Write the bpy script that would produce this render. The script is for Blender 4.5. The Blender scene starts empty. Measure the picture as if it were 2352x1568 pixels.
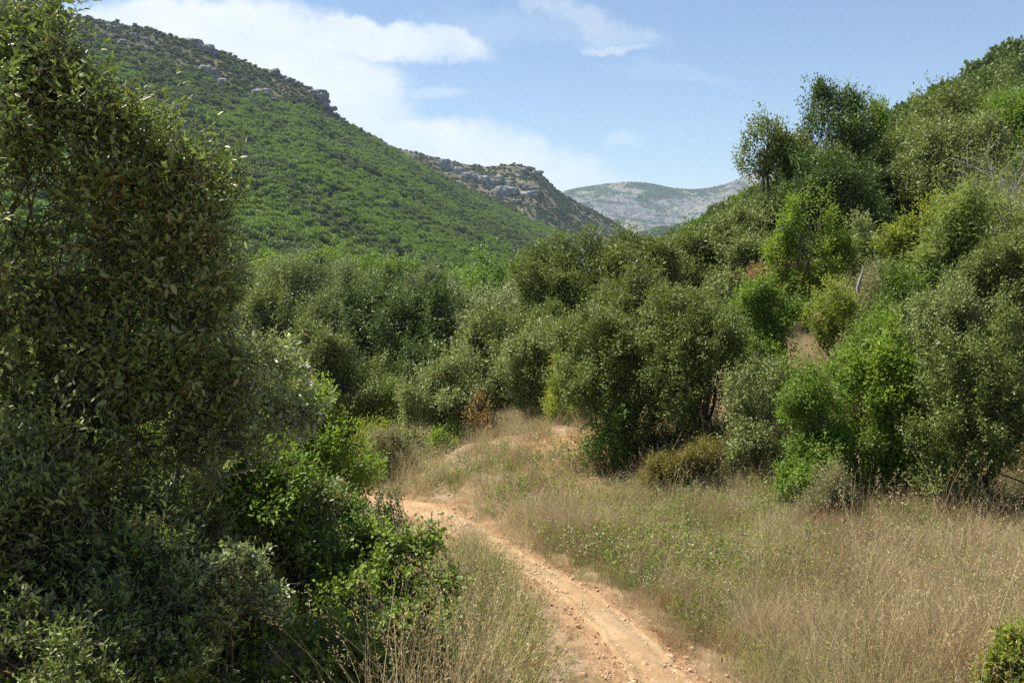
import bpy, math
import numpy as np

PI = math.pi
rad = math.radians
scene = bpy.context.scene
COL = scene.collection

# ------------------------------------------------------------------ camera
EYE = 1.65
F = 2091.0                                   # focal length in pixels of a 2352 px wide picture
PITCH = math.atan((784 - 600) / F)
cam_d = bpy.data.cameras.new("camera")
cam_d.sensor_width = 36.0
cam_d.lens = F / 2352 * 36.0
cam_d.clip_start = 0.05
cam_d.clip_end = 30000
cam = bpy.data.objects.new("camera", cam_d)
COL.objects.link(cam)
cam.location = (0, 0, EYE)
cam.rotation_euler = (PI / 2 - PITCH, 0, 0)
scene.camera = cam


def at(px, py, d):
    """world point seen at a pixel of the 2352x1568 picture at forward distance d"""
    cx = (px - 1176) / F
    cy = (784 - py) / F
    y = math.cos(PITCH) + cy * math.sin(PITCH)
    z = -math.sin(PITCH) + cy * math.cos(PITCH)
    k = d / y
    return np.array([cx * k, d, EYE + z * k])


# ------------------------------------------------------------------ light
SUN_DIR = np.array([-0.52, 0.16, 1.0])
SUN_DIR = SUN_DIR / np.linalg.norm(SUN_DIR)
SUN_EL = math.asin(SUN_DIR[2])
SUN_AZ = math.atan2(SUN_DIR[0], SUN_DIR[1])
sun_d = bpy.data.lights.new("sun", 'SUN')
sun_d.energy = 5.0
sun_d.angle = rad(0.5)
sun_d.color = (1.0, 0.955, 0.88)
sun = bpy.data.objects.new("sun", sun_d)
COL.objects.link(sun)
from mathutils import Vector
sun.rotation_euler = Vector(SUN_DIR).to_track_quat('Z', 'Y').to_euler()

world = bpy.data.worlds.new("World")
scene.world = world
world.use_nodes = True


class NT:
    """small helper for node trees"""

    def __init__(self, tree):
        self.t = tree
        self.n = tree.nodes
        self.l = tree.links

    def new(self, kind, **kw):
        n = self.n.new(kind)
        for k, v in kw.items():
            setattr(n, k, v)
        return n

    def put(self, sock, v):
        if isinstance(v, (int, float)):
            sock.default_value = v
        elif isinstance(v, (tuple, list)):
            if sock.type == 'RGBA' and len(v) == 3:
                v = (*v, 1.0)
            sock.default_value = v
        else:
            self.l.new(v, sock)

    def math(self, op, a, b=0.0, c=None, clamp=False):
        n = self.new('ShaderNodeMath', operation=op, use_clamp=clamp)
        self.put(n.inputs[0], a)
        self.put(n.inputs[1], b)
        if c is not None:
            self.put(n.inputs[2], c)
        return n.outputs[0]

    def vmath(self, op, a, b=(0, 0, 0), out=0):
        n = self.new('ShaderNodeVectorMath', operation=op)
        self.put(n.inputs[0], a)
        self.put(n.inputs[1], b)
        return n.outputs[out]

    def mix(self, fac, a, b, mode='MIX'):
        n = self.new('ShaderNodeMix', data_type='RGBA', blend_type=mode)
        self.put(n.inputs[0], fac)
        self.put(n.inputs[6], a)
        self.put(n.inputs[7], b)
        return n.outputs[2]

    def step(self, v, lo, hi, a=0.0, b=1.0):
        n = self.new('ShaderNodeMapRange', interpolation_type='SMOOTHSTEP')
        self.put(n.inputs['Value'], v)
        n.inputs['From Min'].default_value = lo
        n.inputs['From Max'].default_value = hi
        n.inputs['To Min'].default_value = a
        n.inputs['To Max'].default_value = b
        return n.outputs[0]

    def noise(self, vec, scale, detail=4.0, rough=0.5, dist=0.0, out=0):
        n = self.new('ShaderNodeTexNoise')
        if vec is not None:
            self.put(n.inputs['Vector'], vec)
        n.inputs['Scale'].default_value = scale
        n.inputs['Detail'].default_value = detail
        n.inputs['Roughness'].default_value = rough
        n.inputs['Distortion'].default_value = dist
        return n.outputs[out]


def build_world():
    nt = NT(world.node_tree)
    nt.n.clear()
    out = nt.new('ShaderNodeOutputWorld')
    bg = nt.new('ShaderNodeBackground')
    sky = nt.new('ShaderNodeTexSky', sky_type='NISHITA')
    sky.sun_disc = False
    sky.sun_elevation = SUN_EL
    sky.sun_rotation = SUN_AZ
    sky.altitude = 300
    sky.air_density = 1.0
    sky.dust_density = 0.1
    sky.ozone_density = 1.6
    geo = nt.new('ShaderNodeTexCoord')
    sep = nt.new('ShaderNodeSeparateXYZ')
    nt.l.new(geo.outputs['Generated'], sep.inputs[0])
    yy = nt.math('MAXIMUM', sep.outputs[1], 0.05)
    u = nt.math('DIVIDE', sep.outputs[0], yy)
    v = nt.math('DIVIDE', sep.outputs[2], yy)
    cmb = nt.new('ShaderNodeCombineXYZ')
    nt.l.new(u, cmb.inputs[0])
    nt.l.new(v, cmb.inputs[1])
    p = cmb.outputs[0]
    # warp so that the cloud edges fray
    w1 = nt.vmath('SUBTRACT', nt.noise(p, 7.0, 6, 0.6, out=1), (0.5, 0.5, 0.5))
    w1 = nt.vmath('MULTIPLY', w1, (0.10, 0.065, 0))
    w2 = nt.vmath('SUBTRACT', nt.noise(p, 30.0, 4, 0.6, out=1), (0.5, 0.5, 0.5))
    w2 = nt.vmath('MULTIPLY', w2, (0.055, 0.03, 0))
    q = nt.vmath('ADD', nt.vmath('ADD', p, w1), w2)
    blobs = [  # px, py, rx, ry, tilt deg (down to the right positive), strength, softness
        (420, 110, 430, 130, 0, 1.0, .35),
        (760, 95, 360, 58, 2, 0.95, .45),
        (960, 95, 190, 50, 4, 0.85, .6),
        (560, 260, 400, 180, 0, 1.0, .35),
        (960, 362, 360, 88, 4, 1.0, .5),
        (1180, 385, 290, 70, 9, .8, .7),
        (990, 218, 85, 20, -4, .45, .8),
        (1330, 40, 190, 34, 20, .42, .9),
        (1400, 75, 110, 30, 15, .36, .9),
        (1395, 108, 80, 13, 12, .5, .9),
        (1430, 330, 60, 22, -10, .35, .9),
        (1540, 175, 170, 22, 8, .14, .9),
        (1180, 60, 260, 40, 4, .18, .9),
        (-500, 200, 700, 330, 0, .95, .5),
        (3300, 40, 500, 90, 0, .5, .8),
    ]
    tot = None
    for (px, py, rx, ry, tilt, s, soft) in blobs:
        c = at(px, py, 1.0)
        k = 1.0 / F
        d = nt.vmath('SUBTRACT', q, (float(c[0]), float(c[2] - EYE), 0))
        m = nt.new('ShaderNodeMapping', vector_type='TEXTURE')
        nt.l.new(d, m.inputs[0])
        m.inputs['Rotation'].default_value = (0, 0, rad(-tilt))
        m.inputs['Scale'].default_value = (rx * k, ry * k, 1)
        ln = nt.vmath('LENGTH', m.outputs[0], out=1)
        f = nt.step(ln, 1.0 + soft * .25, 1.0 - soft * .75, 0.0, s)
        tot = f if tot is None else nt.math('MAXIMUM', tot, f)
    streak = nt.noise(nt.vmath('MULTIPLY', p, (4.0, 11.0, 1)), 1.2, 7, 0.62, 0.4)
    tot = nt.math('MULTIPLY', tot, nt.step(streak, 0.22, 0.66, 0.55, 1.0))
    tot = nt.math('MULTIPLY', tot, nt.step(sep.outputs[1], 0.05, 0.25))
    shade = nt.noise(p, 9.0, 5, 0.55)
    cl = nt.mix(shade, (6.2, 6.6, 6.95), (7.3, 7.5, 7.7))
    col = nt.mix(nt.math('MULTIPLY', tot, 0.93), sky.outputs[0], cl)
    nt.l.new(col, bg.inputs[0])
    bg.inputs[1].default_value = 0.078
    nt.l.new(bg.outputs[0], out.inputs[0])


build_world()

scene.view_settings.view_transform = 'Standard'
scene.view_settings.look = 'None'
scene.view_settings.exposure = 0.92
scene.view_settings.gamma = 1.0
cy = scene.cycles
cy.max_bounces = 6
cy.diffuse_bounces = 3
cy.glossy_bounces = 2
cy.transmission_bounces = 4
cy.transparent_max_bounces = 4
cy.volume_bounces = 0
cy.caustics_reflective = False
cy.caustics_refractive = False
cy.sample_clamp_indirect = 4.0
cy.use_denoising = False
cy.use_adaptive_sampling = False
cy.denoiser = 'OPENIMAGEDENOISE'
cy.denoising_input_passes = 'RGB_ALBEDO_NORMAL'
cy.denoising_prefilter = 'ACCURATE'

# ------------------------------------------------------------------ noise in numpy
_T = np.random.default_rng(11).random((256, 256))


def vnoise(x, y, seed=0):
    x = np.asarray(x, float) + seed * 17.31
    y = np.asarray(y, float) + seed * 9.77
    xi = np.floor(x).astype(int)
    yi = np.floor(y).astype(int)
    fx = x - xi
    fy = y - yi
    fx = fx * fx * (3 - 2 * fx)
    fy = fy * fy * (3 - 2 * fy)
    a = _T[xi & 255, yi & 255]
    b = _T[(xi + 1) & 255, yi & 255]
    c = _T[xi & 255, (yi + 1) & 255]
    d = _T[(xi + 1) & 255, (yi + 1) & 255]
    return (a * (1 - fx) + b * fx) * (1 - fy) + (c * (1 - fx) + d * fx) * fy


def fbm(x, y, octv=4, seed=0, gain=0.5):
    s = 0.0
    a = 1.0
    n = 0.0
    for k in range(octv):
        s = s + a * (vnoise(x * 2 ** k, y * 2 ** k, seed + k) - 0.5)
        n += a
        a *= gain
    return s / n * 2


def unit(v):
    return v / np.maximum(np.linalg.norm(v, axis=-1, keepdims=True), 1e-9)


# ------------------------------------------------------------------ mesh helpers
def mesh_from(name, V, faces_idx, sizes, mat=None, tint=None, smooth=False):
    """V (n,3); faces_idx flat loop indices; sizes (faces) loop counts; tint (faces,3)"""
    me = bpy.data.meshes.new(name)
    V = np.ascontiguousarray(V, dtype=np.float32)
    me.vertices.add(len(V))
    me.vertices.foreach_set('co', V.ravel())
    idx = np.ascontiguousarray(faces_idx, dtype=np.int32).ravel()
    sizes = np.asarray(sizes, dtype=np.int32)
    me.loops.add(len(idx))
    me.loops.foreach_set('vertex_index', idx)
    me.polygons.add(len(sizes))
    st = np.zeros(len(sizes), dtype=np.int32)
    st[1:] = np.cumsum(sizes)[:-1]
    me.polygons.foreach_set('loop_start', st)
    if smooth:
        me.polygons.foreach_set('use_smooth', np.ones(len(sizes), dtype=bool))
    me.update(calc_edges=True)
    if tint is not None:
        a = me.attributes.new('tint', 'FLOAT_COLOR', 'FACE')
        c = np.ones((len(sizes), 4), dtype=np.float32)
        c[:, :tint.shape[1]] = tint
        a.data.foreach_set('color', c.ravel())
    if mat is not None:
        me.materials.append(mat)
    return me


class Bag:
    """collects pieces of one mesh"""

    def __init__(self):
        self.V, self.I, self.S, self.T, self.n = [], [], [], [], 0

    def add(self, V, idx, sizes, tint=None):
        V = np.asarray(V, float).reshape(-1, 3)
        self.V.append(V)
        self.I.append(np.asarray(idx).ravel() + self.n)
        self.S.append(np.asarray(sizes).ravel())
        if tint is None:
            tint = np.full((len(self.S[-1]), 3), .5)
        self.T.append(tint)
        self.n += len(V)

    def mesh(self, name, mat, smooth=False):
        if not self.V:
            return mesh_from(name, np.zeros((0, 3)), [], [], mat)
        return mesh_from(name, np.concatenate(self.V), np.concatenate(self.I), np.concatenate(self.S), mat, np.concatenate(self.T), smooth)


LEAVES = {
    'rhomb': (np.array([[0, 0, 0], [.45, -.5, .10], [1, 0, -.06], [.45, .5, .10]]), [[0, 1, 2], [0, 2, 3]]),
    'oval': (np.array([[0, 0, 0], [.28, -.46, .09], [.68, -.40, .05], [1, 0, -.10], [.68, .40, .05], [.28, .46, .09], [.5, 0, -.02]]),
             [[0, 1, 2, 6], [6, 2, 3], [0, 6, 4, 5], [6, 3, 4]]),
}


def add_leaves(bag, P, A, Nrm, L, wr, shape, tint):
    """leaves: base P, axis A, upper side Nrm, length L, width ratio wr"""
    A = unit(A)
    Nrm = unit(Nrm - A * (Nrm * A).sum(-1, keepdims=True))
    B = np.cross(Nrm, A)
    T, fs = LEAVES[shape]
    L = np.asarray(L, float).reshape(-1, 1, 1)
    wr = np.asarray(wr, float).reshape(-1, 1, 1) if np.ndim(wr) else wr
    V = P[:, None, :] + L * (T[None, :, 0:1] * A[:, None, :] + T[None, :, 1:2] * wr * B[:, None, :] + T[None, :, 2:3] * Nrm[:, None, :])
    m = len(P)
    k = len(T)
    flat = np.concatenate([np.array(f) for f in fs])
    sz = np.array([len(f) for f in fs])
    idx = (np.arange(m) * k)[:, None] + flat[None, :]
    bag.add(V.reshape(-1, 3), idx.ravel(), np.tile(sz, m), np.repeat(tint, len(fs), axis=0))


def add_tube(bag, pts, r, sides=5):
    pts = np.asarray(pts, float)
    r = np.asarray(r, float)
    n = len(pts)
    tg = np.gradient(pts, axis=0)
    tg = unit(tg)
    ref = np.array([1.0, 0, 0]) if abs(tg[0, 0]) < .8 else np.array([0, 1.0, 0])
    a = unit(np.cross(tg, ref))
    b = np.cross(tg, a)
    th = np.arange(sides) / sides * 2 * PI
    V = pts[:, None, :] + r[:, None, None] * (np.cos(th)[None, :, None] * a[:, None, :] + np.sin(th)[None, :, None] * b[:, None, :])
    i = np.arange(n - 1)[:, None] * sides
    j = np.arange(sides)[None, :]
    j2 = (j + 1) % sides
    idx = np.stack([i + j, i + j2, i + sides + j2, i + sides + j], -1)
    bag.add(V.reshape(-1, 3), idx.ravel(), np.full((n - 1) * sides, 4))


def add_twigs(bag, P, r, sides=3):
    """many twigs of the same number of points: P (m,k,3), r (m,k)"""
    m, k, _ = P.shape
    tg = unit(np.gradient(P, axis=1))
    ref = np.where(np.abs(tg[..., 2:3]) > .8, np.array([1.0, 0, 0]), np.array([0, 0, 1.0]))
    a = unit(np.cross(tg, ref))
    b = np.cross(tg, a)
    th = np.arange(sides) / sides * 2 * PI
    V = P[:, :, None, :] + r[:, :, None, None] * (np.cos(th)[None, None, :, None] * a[:, :, None, :] + np.sin(th)[None, None, :, None] * b[:, :, None, :])
    i = np.arange(k - 1)[:, None] * sides
    j = np.arange(sides)[None, :]
    j2 = (j + 1) % sides
    one = np.stack([i + j, i + j2, i + sides + j2, i + sides + j], -1).ravel()
    idx = (np.arange(m) * k * sides)[:, None] + one[None, :]
    bag.add(V.reshape(-1, 3), idx.ravel(), np.full(m * (k - 1) * sides, 4))


def grid_mesh(name, P, mat, smooth=True, tint=None):
    """P (rows, cols, 3)"""
    n, m, _ = P.shape
    i = np.arange(n - 1)[:, None] * m
    j = np.arange(m - 1)[None, :]
    idx = np.stack([i + j, i + j + 1, i + m + j + 1, i + m + j], -1).reshape(-1, 4)
    return mesh_from(name, P.reshape(-1, 3), idx, np.full(len(idx), 4), mat, tint, smooth)


def link(name, me, parent=None):
    o = bpy.data.objects.new(name, me)
    COL.objects.link(o)
    if parent is not None:
        o.parent = parent
    return o


def structure(o):
    o['kind'] = 'structure'
    return o


def thing(name, label, cat, loc, group=None):
    o = bpy.data.objects.new(name, None)
    COL.objects.link(o)
    o.location = [float(v) for v in loc]
    o.empty_display_size = .2
    o['label'] = label
    o['category'] = cat
    if group:
        o['group'] = group
    return o


# ------------------------------------------------------------------ materials
def new_mat(name):
    m = bpy.data.materials.new(name)
    m.use_nodes = True
    nt = NT(m.node_tree)
    nt.n.clear()
    return m, nt


def leaf_mat(name, c1, c2, under, odd=(.20, .13, .03), odd_frac=.02, rough=.46, spec=.28, transl=.3, tcol=None, by_object=False):
    m, nt = new_mat(name)
    out = nt.new('ShaderNodeOutputMaterial')
    at_ = nt.new('ShaderNodeAttribute', attribute_name='tint')
    sep = nt.new('ShaderNodeSeparateColor')
    nt.l.new(at_.outputs['Color'], sep.inputs[0])
    r, g, b = sep.outputs[0], sep.outputs[1], sep.outputs[2]
    k = nt.math('ADD', nt.math('MULTIPLY', r, .55), nt.math('MULTIPLY', g, .45))
    if by_object:
        oi = nt.new('ShaderNodeObjectInfo')
        k = nt.math('ADD', nt.math('MULTIPLY', k, .45), nt.math('MULTIPLY', oi.outputs['Random'], .55))
    col = nt.mix(k, c1, c2)
    col = nt.mix(nt.math('GREATER_THAN', b, 1 - odd_frac), col, odd)
    geo = nt.new('ShaderNodeNewGeometry')
    top = col
    col = nt.mix(geo.outputs['Backfacing'], top, nt.mix(.25, under, top))
    bs = nt.new('ShaderNodeBsdfPrincipled')
    nt.l.new(col, bs.inputs['Base Color'])
    bs.inputs['Roughness'].default_value = rough
    bs.inputs['Specular IOR Level'].default_value = spec
    tr = nt.new('ShaderNodeBsdfTranslucent')
    tcol = tcol or tuple(min(1, c * 1.5) for c in (c2[0] * 1.15, c2[1] * 1.1, c2[2] * .5))
    nt.l.new(nt.mix(.6, top, tcol), tr.inputs[0])
    mx = nt.new('ShaderNodeMixShader')
    mx.inputs[0].default_value = transl
    nt.l.new(bs.outputs[0], mx.inputs[1])
    nt.l.new(tr.outputs[0], mx.inputs[2])
    nt.l.new(mx.outputs[0], out.inputs[0])
    return m


def bark_mat(name, c1, c2, scale=14):
    m, nt = new_mat(name)
    out = nt.new('ShaderNodeOutputMaterial')
    geo = nt.new('ShaderNodeNewGeometry')
    v = nt.vmath('MULTIPLY', geo.outputs['Position'], (1, 1, .3))
    n = nt.noise(v, scale, 5, .65)
    col = nt.mix(nt.step(n, .3, .7), c1, c2)
    bs = nt.new('ShaderNodeBsdfPrincipled')
    nt.l.new(col, bs.inputs['Base Color'])
    bs.inputs['Roughness'].default_value = .85
    bs.inputs['Specular IOR Level'].default_value = .2
    bp = nt.new('ShaderNodeBump')
    bp.inputs['Strength'].default_value = .6
    bp.inputs['Distance'].default_value = .02
    nt.l.new(n, bp.inputs['Height'])
    nt.l.new(bp.outputs[0], bs.inputs['Normal'])
    nt.l.new(bs.outputs[0], out.inputs[0])
    return m


BARK = bark_mat("bark_grey_brown", (.045, .035, .027), (.13, .11, .09))
BARK_PALE = bark_mat("bark_pale", (.13, .115, .095), (.30, .27, .23))
WOOD_GREY = bark_mat("dead_wood", (.20, .18, .155), (.42, .39, .35), 20)
WOOD_BROWN = bark_mat("dead_twigs", (.10, .065, .045), (.22, .15, .11), 20)

#            c1                    c2                   under              L    wr   opts
SPEC = {
    'oak':      ((.036, .056, .014), (.098, .118, .040), (.125, .145, .075), .050, .46, dict(odd=(.17, .13, .05), odd_frac=.03, transl=.22)),
    'oak_dark': ((.018, .038, .010), (.055, .082, .022), (.10, .12, .075), .050, .46, dict(odd_frac=.015, transl=.2)),
    'oak_grey': ((.060, .078, .030), (.130, .150, .070), (.17, .185, .115), .045, .46, dict(odd_frac=.02, transl=.2)),
    'silver':   ((.095, .110, .068), (.185, .200, .140), (.26, .27, .215), .045, .42, dict(odd_frac=.01, transl=.2)),
    'olive':    ((.052, .075, .036), (.108, .132, .070), (.15, .17, .12), .065, .26, dict(odd_frac=.01, transl=.25)),
    'fresh':    ((.040, .075, .012), (.095, .140, .028), (.11, .15, .06), .050, .45, dict(odd_frac=.02, transl=.32)),
    'bright':   ((.046, .084, .012), (.108, .150, .026), (.11, .14, .05), .055, .45, dict(odd_frac=.02, odd=(.3, .25, .03), transl=.42)),
    'yellow':   ((.080, .105, .016), (.128, .150, .034), (.17, .20, .07), .050, .42, dict(odd_frac=.06, odd=(.32, .20, .04), transl=.42)),
    'ash':      ((.050, .080, .022), (.118, .148, .050), (.14, .18, .10), .105, .25, dict(odd_frac=.01, transl=.33)),
    'bramble':  ((.050, .085, .014), (.125, .170, .036), (.14, .18, .10), .050, .72, dict(odd_frac=.012, odd=(.35, .33, .04), transl=.3)),
    'mastic':   ((.026, .056, .010), (.072, .108, .022), (.08, .12, .04), .038, .5, dict(odd_frac=.01, transl=.25, rough=.4)),
    'dry':      ((.105, .07, .036), (.17, .115, .062), (.25, .17, .10), .045, .4, dict(odd_frac=.1, odd=(.10, .12, .03), transl=.25)),
    'juniper':  ((.075, .075, .020), (.165, .145, .050), (.12, .11, .05), .05, .16, dict(odd_frac=.1, odd=(.2, .12, .04), transl=.15)),
    'heather':  ((.090, .100, .062), (.185, .175, .125), (.17, .16, .12), .04, .18, dict(odd_frac=.15, odd=(.24, .18, .12), transl=.2)),
    'near_oak': ((.024, .044, .012), (.145, .168, .050), (.29, .32, .22), .050, .40, dict(odd=(.26, .13, .03), odd_frac=.02, rough=.44, spec=.42, transl=.34, tcol=(.16, .27, .025))),
    'near_grey': ((.085, .115, .058), (.175, .205, .115), (.33, .34, .26), .036, .48, dict(odd_frac=.01, rough=.42, spec=.5, transl=.25)),
}
FOL = 2.1
WARM = (1.03, 1.03, .74)
for _k, (_a, _b, _u, _L, _w, _o) in list(SPEC.items()):
    SPEC[_k] = (tuple(c * FOL * w for c, w in zip(_a, WARM)), tuple(c * FOL * w for c, w in zip(_b, WARM)), tuple(c * w for c, w in zip(_u, WARM)), _L, _w, _o)
LM = {}
for _k, (_a, _b, _u, _L, _w, _o) in SPEC.items():
    LM[_k] = leaf_mat("leaf_" + _k, _a, _b, _u, **_o)

# ------------------------------------------------------------------ terrain
OFF = 12.0
CTRL = [  # x, y, z   of the bare ground
    (0, -4, .1), (0, 0, 0), (3, 0, .15), (-2, 0, -.2), (6, -2, .6), (-6, -2, -.8), (12, 0, 1.5), (-12, 0, -2.5),
    (0, 3, -.75), (2.5, 3, -.6), (-2, 3.5, -.95), (-4.5, 4.5, -1.9), (-9, 6, -4.5), (5.5, 4.5, -.75),
]


def cpx(px, py, d, dz=0.0):
    p = at(px, py, d)
    CTRL.append((p[0], d, p[2] + dz))


for a in [(1440, 1568, 6.4), (1340, 1400, 8.2), (1240, 1320, 9.7), (1150, 1262, 11.2), (1060, 1214, 12.8), (960, 1184, 14.2), (850, 1165, 15.5),
          (700, 1165, 17),
          (1850, 1568, 6.6), (2352, 1590, 6.0), (2000, 1430, 8.3), (1600, 1330, 9.8), (2352, 1330, 9.6), (1900, 1230, 12.0), (1500, 1130, 15.2), (2352, 1240, 11.6),
          (1380, 1110, 15.8), (1300, 1010, 18.6), (1110, 1080, 16.8), (1220, 985, 20.5), (940, 1110, 17.2), (1080, 1010, 20.0),
          (1850, 830, 20), (2050, 730, 25), (2030, 650, 31), (2300, 930, 15.5), (2300, 500, 45), (2352, 640, 26), (1650, 860, 22), (1450, 900, 24),
          (640, 1140, 13), (860, 1120, 19), (800, 1085, 23)]:
    cpx(*a)
CTRL += [(-5, 20, -6.3), (-3.5, 32, -9.5), (-6, 48, -12), (-12, 60, -15), (-10, 100, -17), (-20, 200, -16), (-30, 350, -14), (-6, 12, -5.0), (-12, 16, -7.5), (-25, 30, -11), (-40, 60, -15), (-60, 110, -17),
         (-160, 250, -16), (0, 100, -15), (0, 200, -14), (5, 60, -9), (4, 40, -6.8), (3, 30, -4.6),
         (12, 45, -3.5), (10, 70, -7), (20, 100, -7), (25, 60, 0), (45, 100, 7), (20, 200, -10), (60, 250, -4), (130, 250, 2), (20, 400, -10),
         (0, 1000, -12), (-500, 1000, -12), (500, 1000, -6), (0, 3000, -12), (2500, 3000, -12), (-2500, 3000, -12), (0, 4300, -12), (40, 30, 7), (70, 50, 12),
         (16, 12, 1.2), (25, 15, 3.5), (-20, 3, -6)]
CTRL = np.array(CTRL, float)


def _uw(x, y):
    q = np.maximum(y + OFF, 4.0)
    return x / q * 1.6, np.log(q / OFF)


def _tps_fit():
    u, w = _uw(CTRL[:, 0], CTRL[:, 1])
    g = (CTRL[:, 2] - EYE) / np.maximum(CTRL[:, 1] + OFF, 4)
    n = len(u)
    r = np.hypot(u[:, None] - u[None], w[:, None] - w[None])
    K = np.where(r > 0, r * r * np.log(r + 1e-12), 0) + np.eye(n) * 2e-4
    P = np.stack([np.ones(n), u, w], 1)
    A = np.block([[K, P], [P.T, np.zeros((3, 3))]])
    s = np.linalg.solve(A, np.concatenate([g, np.zeros(3)]))
    return u, w, s


_TU, _TW, _TS = _tps_fit()

# trail: centre line and half widths
TRAIL = np.array([[*at(1620, 1700, 5.2)[:2], .36], [*at(1525, 1568, 6.4)[:2], .28], [*at(1445, 1470, 7.4)[:2], .24], [*at(1340, 1385, 8.6)[:2], .22], [*at(1242, 1325, 9.8)[:2], .23],
                  [*at(1135, 1260, 11.3)[:2], .30], [*at(1050, 1212, 12.8)[:2], .46], [*at(965, 1184, 14.2)[:2], .62], [*at(880, 1170, 15.4)[:2], .6],
                  [*at(800, 1166, 16.2)[:2], .5], [*at(690, 1175, 16.8)[:2], .45]])
TRAIL = np.vstack([[[1.25, 3.2, .4], [1.3, 1.0, .4], [.6, -3, .5]][::-1], TRAIL])


def smooth_line(P, n):
    t = np.arange(len(P))
    tt = np.linspace(0, len(P) - 1, n)
    i = np.clip(np.floor(tt).astype(int), 0, len(P) - 2)
    f = (tt - i)[:, None]
    p0 = P[np.maximum(i - 1, 0)]
    p1 = P[i]
    p2 = P[i + 1]
    p3 = P[np.minimum(i + 2, len(P) - 1)]
    return .5 * ((2 * p1) + (-p0 + p2) * f + (2 * p0 - 5 * p1 + 4 * p2 - p3) * f * f + (-p0 + 3 * p1 - 3 * p2 + p3) * f ** 3)


TRL = smooth_line(TRAIL, 260)


def trail_dist(x, y):
    """distance from the trail's edge (negative inside)"""
    x = np.asarray(x, float)
    y = np.asarray(y, float)
    sh = x.shape
    x = x.ravel()
    y = y.ravel()
    out = np.full(len(x), 50.0)
    near = (y < 40) & (np.abs(x) < 30)
    xi = x[near]
    yi = y[near]
    res = np.empty(len(xi))
    for k in range(0, len(xi), 20000):
        d = np.hypot(xi[k:k + 20000, None] - TRL[None, :, 0], yi[k:k + 20000, None] - TRL[None, :, 1]) - TRL[None, :, 2]
        res[k:k + 20000] = d.min(1)
    out[near] = res
    return out.reshape(sh)


def height(x, y, fine=True):
    x = np.asarray(x, float)
    y = np.asarray(y, float)
    sh = x.shape
    xf = x.ravel()
    yf = y.ravel()
    u, w = _uw(xf, yf)
    z = np.empty(len(xf))
    n = len(_TU)
    for k in range(0, len(xf), 20000):
        r = np.hypot(u[k:k + 20000, None] - _TU[None], w[k:k + 20000, None] - _TW[None])
        K = r * r * np.log(r + 1e-12)
        z[k:k + 20000] = K @ _TS[:n] + _TS[n] + _TS[n + 1] * u[k:k + 20000] + _TS[n + 2] * w[k:k + 20000]
    z = z * np.maximum(yf + OFF, 4.0) + EYE
    if fine:
        d = trail_dist(xf, yf)
        k = np.clip(d / .8, 0.12, 1)
        z = z + k * .10 * fbm(xf * .9, yf * .9, 4, 3) + .5 * np.clip((yf - 25) / 60, 0, 1) * fbm(xf * .08, yf * .08, 4, 5)
    z = z + .38 * np.exp(-((xf - .9) / 1.7) ** 2 - ((yf - 17.9) / 1.5) ** 2)
    return z.reshape(sh)


def patch(x, y):
    """distance outside the bare scree on the bank"""
    return np.hypot((x - 1.1) / 1.25, (y - 16.7) / 1.1) - .8 + .5 * fbm(x * 1.3, y * 1.3, 3, 77)


def H(x, y):
    return float(height(np.array([x]), np.array([y]))[0])


def ground_mat():
    m, nt = new_mat("dry_ground")
    out = nt.new('ShaderNodeOutputMaterial')
    geo = nt.new('ShaderNodeNewGeometry')
    P = geo.outputs['Position']
    a = nt.new('ShaderNodeAttribute', attribute_name='trail')
    d = a.outputs['Fac']
    n1 = nt.noise(P, 1.7, 6, .62)
    n2 = nt.noise(P, 14, 6, .7)
    n3 = nt.noise(P, 90, 3, .7)
    earth = nt.mix(nt.step(n2, .3, .7), (.30, .165, .08), (.41, .26, .14))
    straw = nt.mix(nt.step(n3, .35, .65), (.20, .135, .075), (.46, .34, .215))
    humus = nt.mix(nt.step(n2, .35, .7), (.085, .055, .035), (.22, .145, .09))
    near = nt.step(nt.math('ADD', d, nt.math('MULTIPLY', nt.math('SUBTRACT', n1, .5), 1.4)), .0, .55)
    col = nt.mix(near, earth, straw)
    far = nt.step(nt.math('ADD', d, nt.math('MULTIPLY', nt.math('SUBTRACT', n1, .5), 5.0)), 3.5, 7.0)
    col = nt.mix(nt.math('MULTIPLY', far, .75), col, humus)
    sep = nt.new('ShaderNodeSeparateXYZ')
    nt.l.new(P, sep.inputs[0])
    green = nt.mix(nt.noise(P, .15, 5, .6), (.035, .06, .015), (.09, .11, .035))
    col = nt.mix(nt.step(sep.outputs[1], 26, 60), col, green)
    bs = nt.new('ShaderNodeBsdfPrincipled')
    nt.l.new(col, bs.inputs['Base Color'])
    bs.inputs['Roughness'].default_value = .95
    bs.inputs['Specular IOR Level'].default_value = .1
    bp = nt.new('ShaderNodeBump')
    bp.inputs['Strength'].default_value = .8
    bp.inputs['Distance'].default_value = .03
    nt.l.new(nt.math('ADD', n2, nt.math('MULTIPLY', n3, .4)), bp.inputs['Height'])
    nt.l.new(bp.outputs[0], bs.inputs['Normal'])
    nt.l.new(bs.outputs[0], out.inputs[0])
    return m


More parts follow.
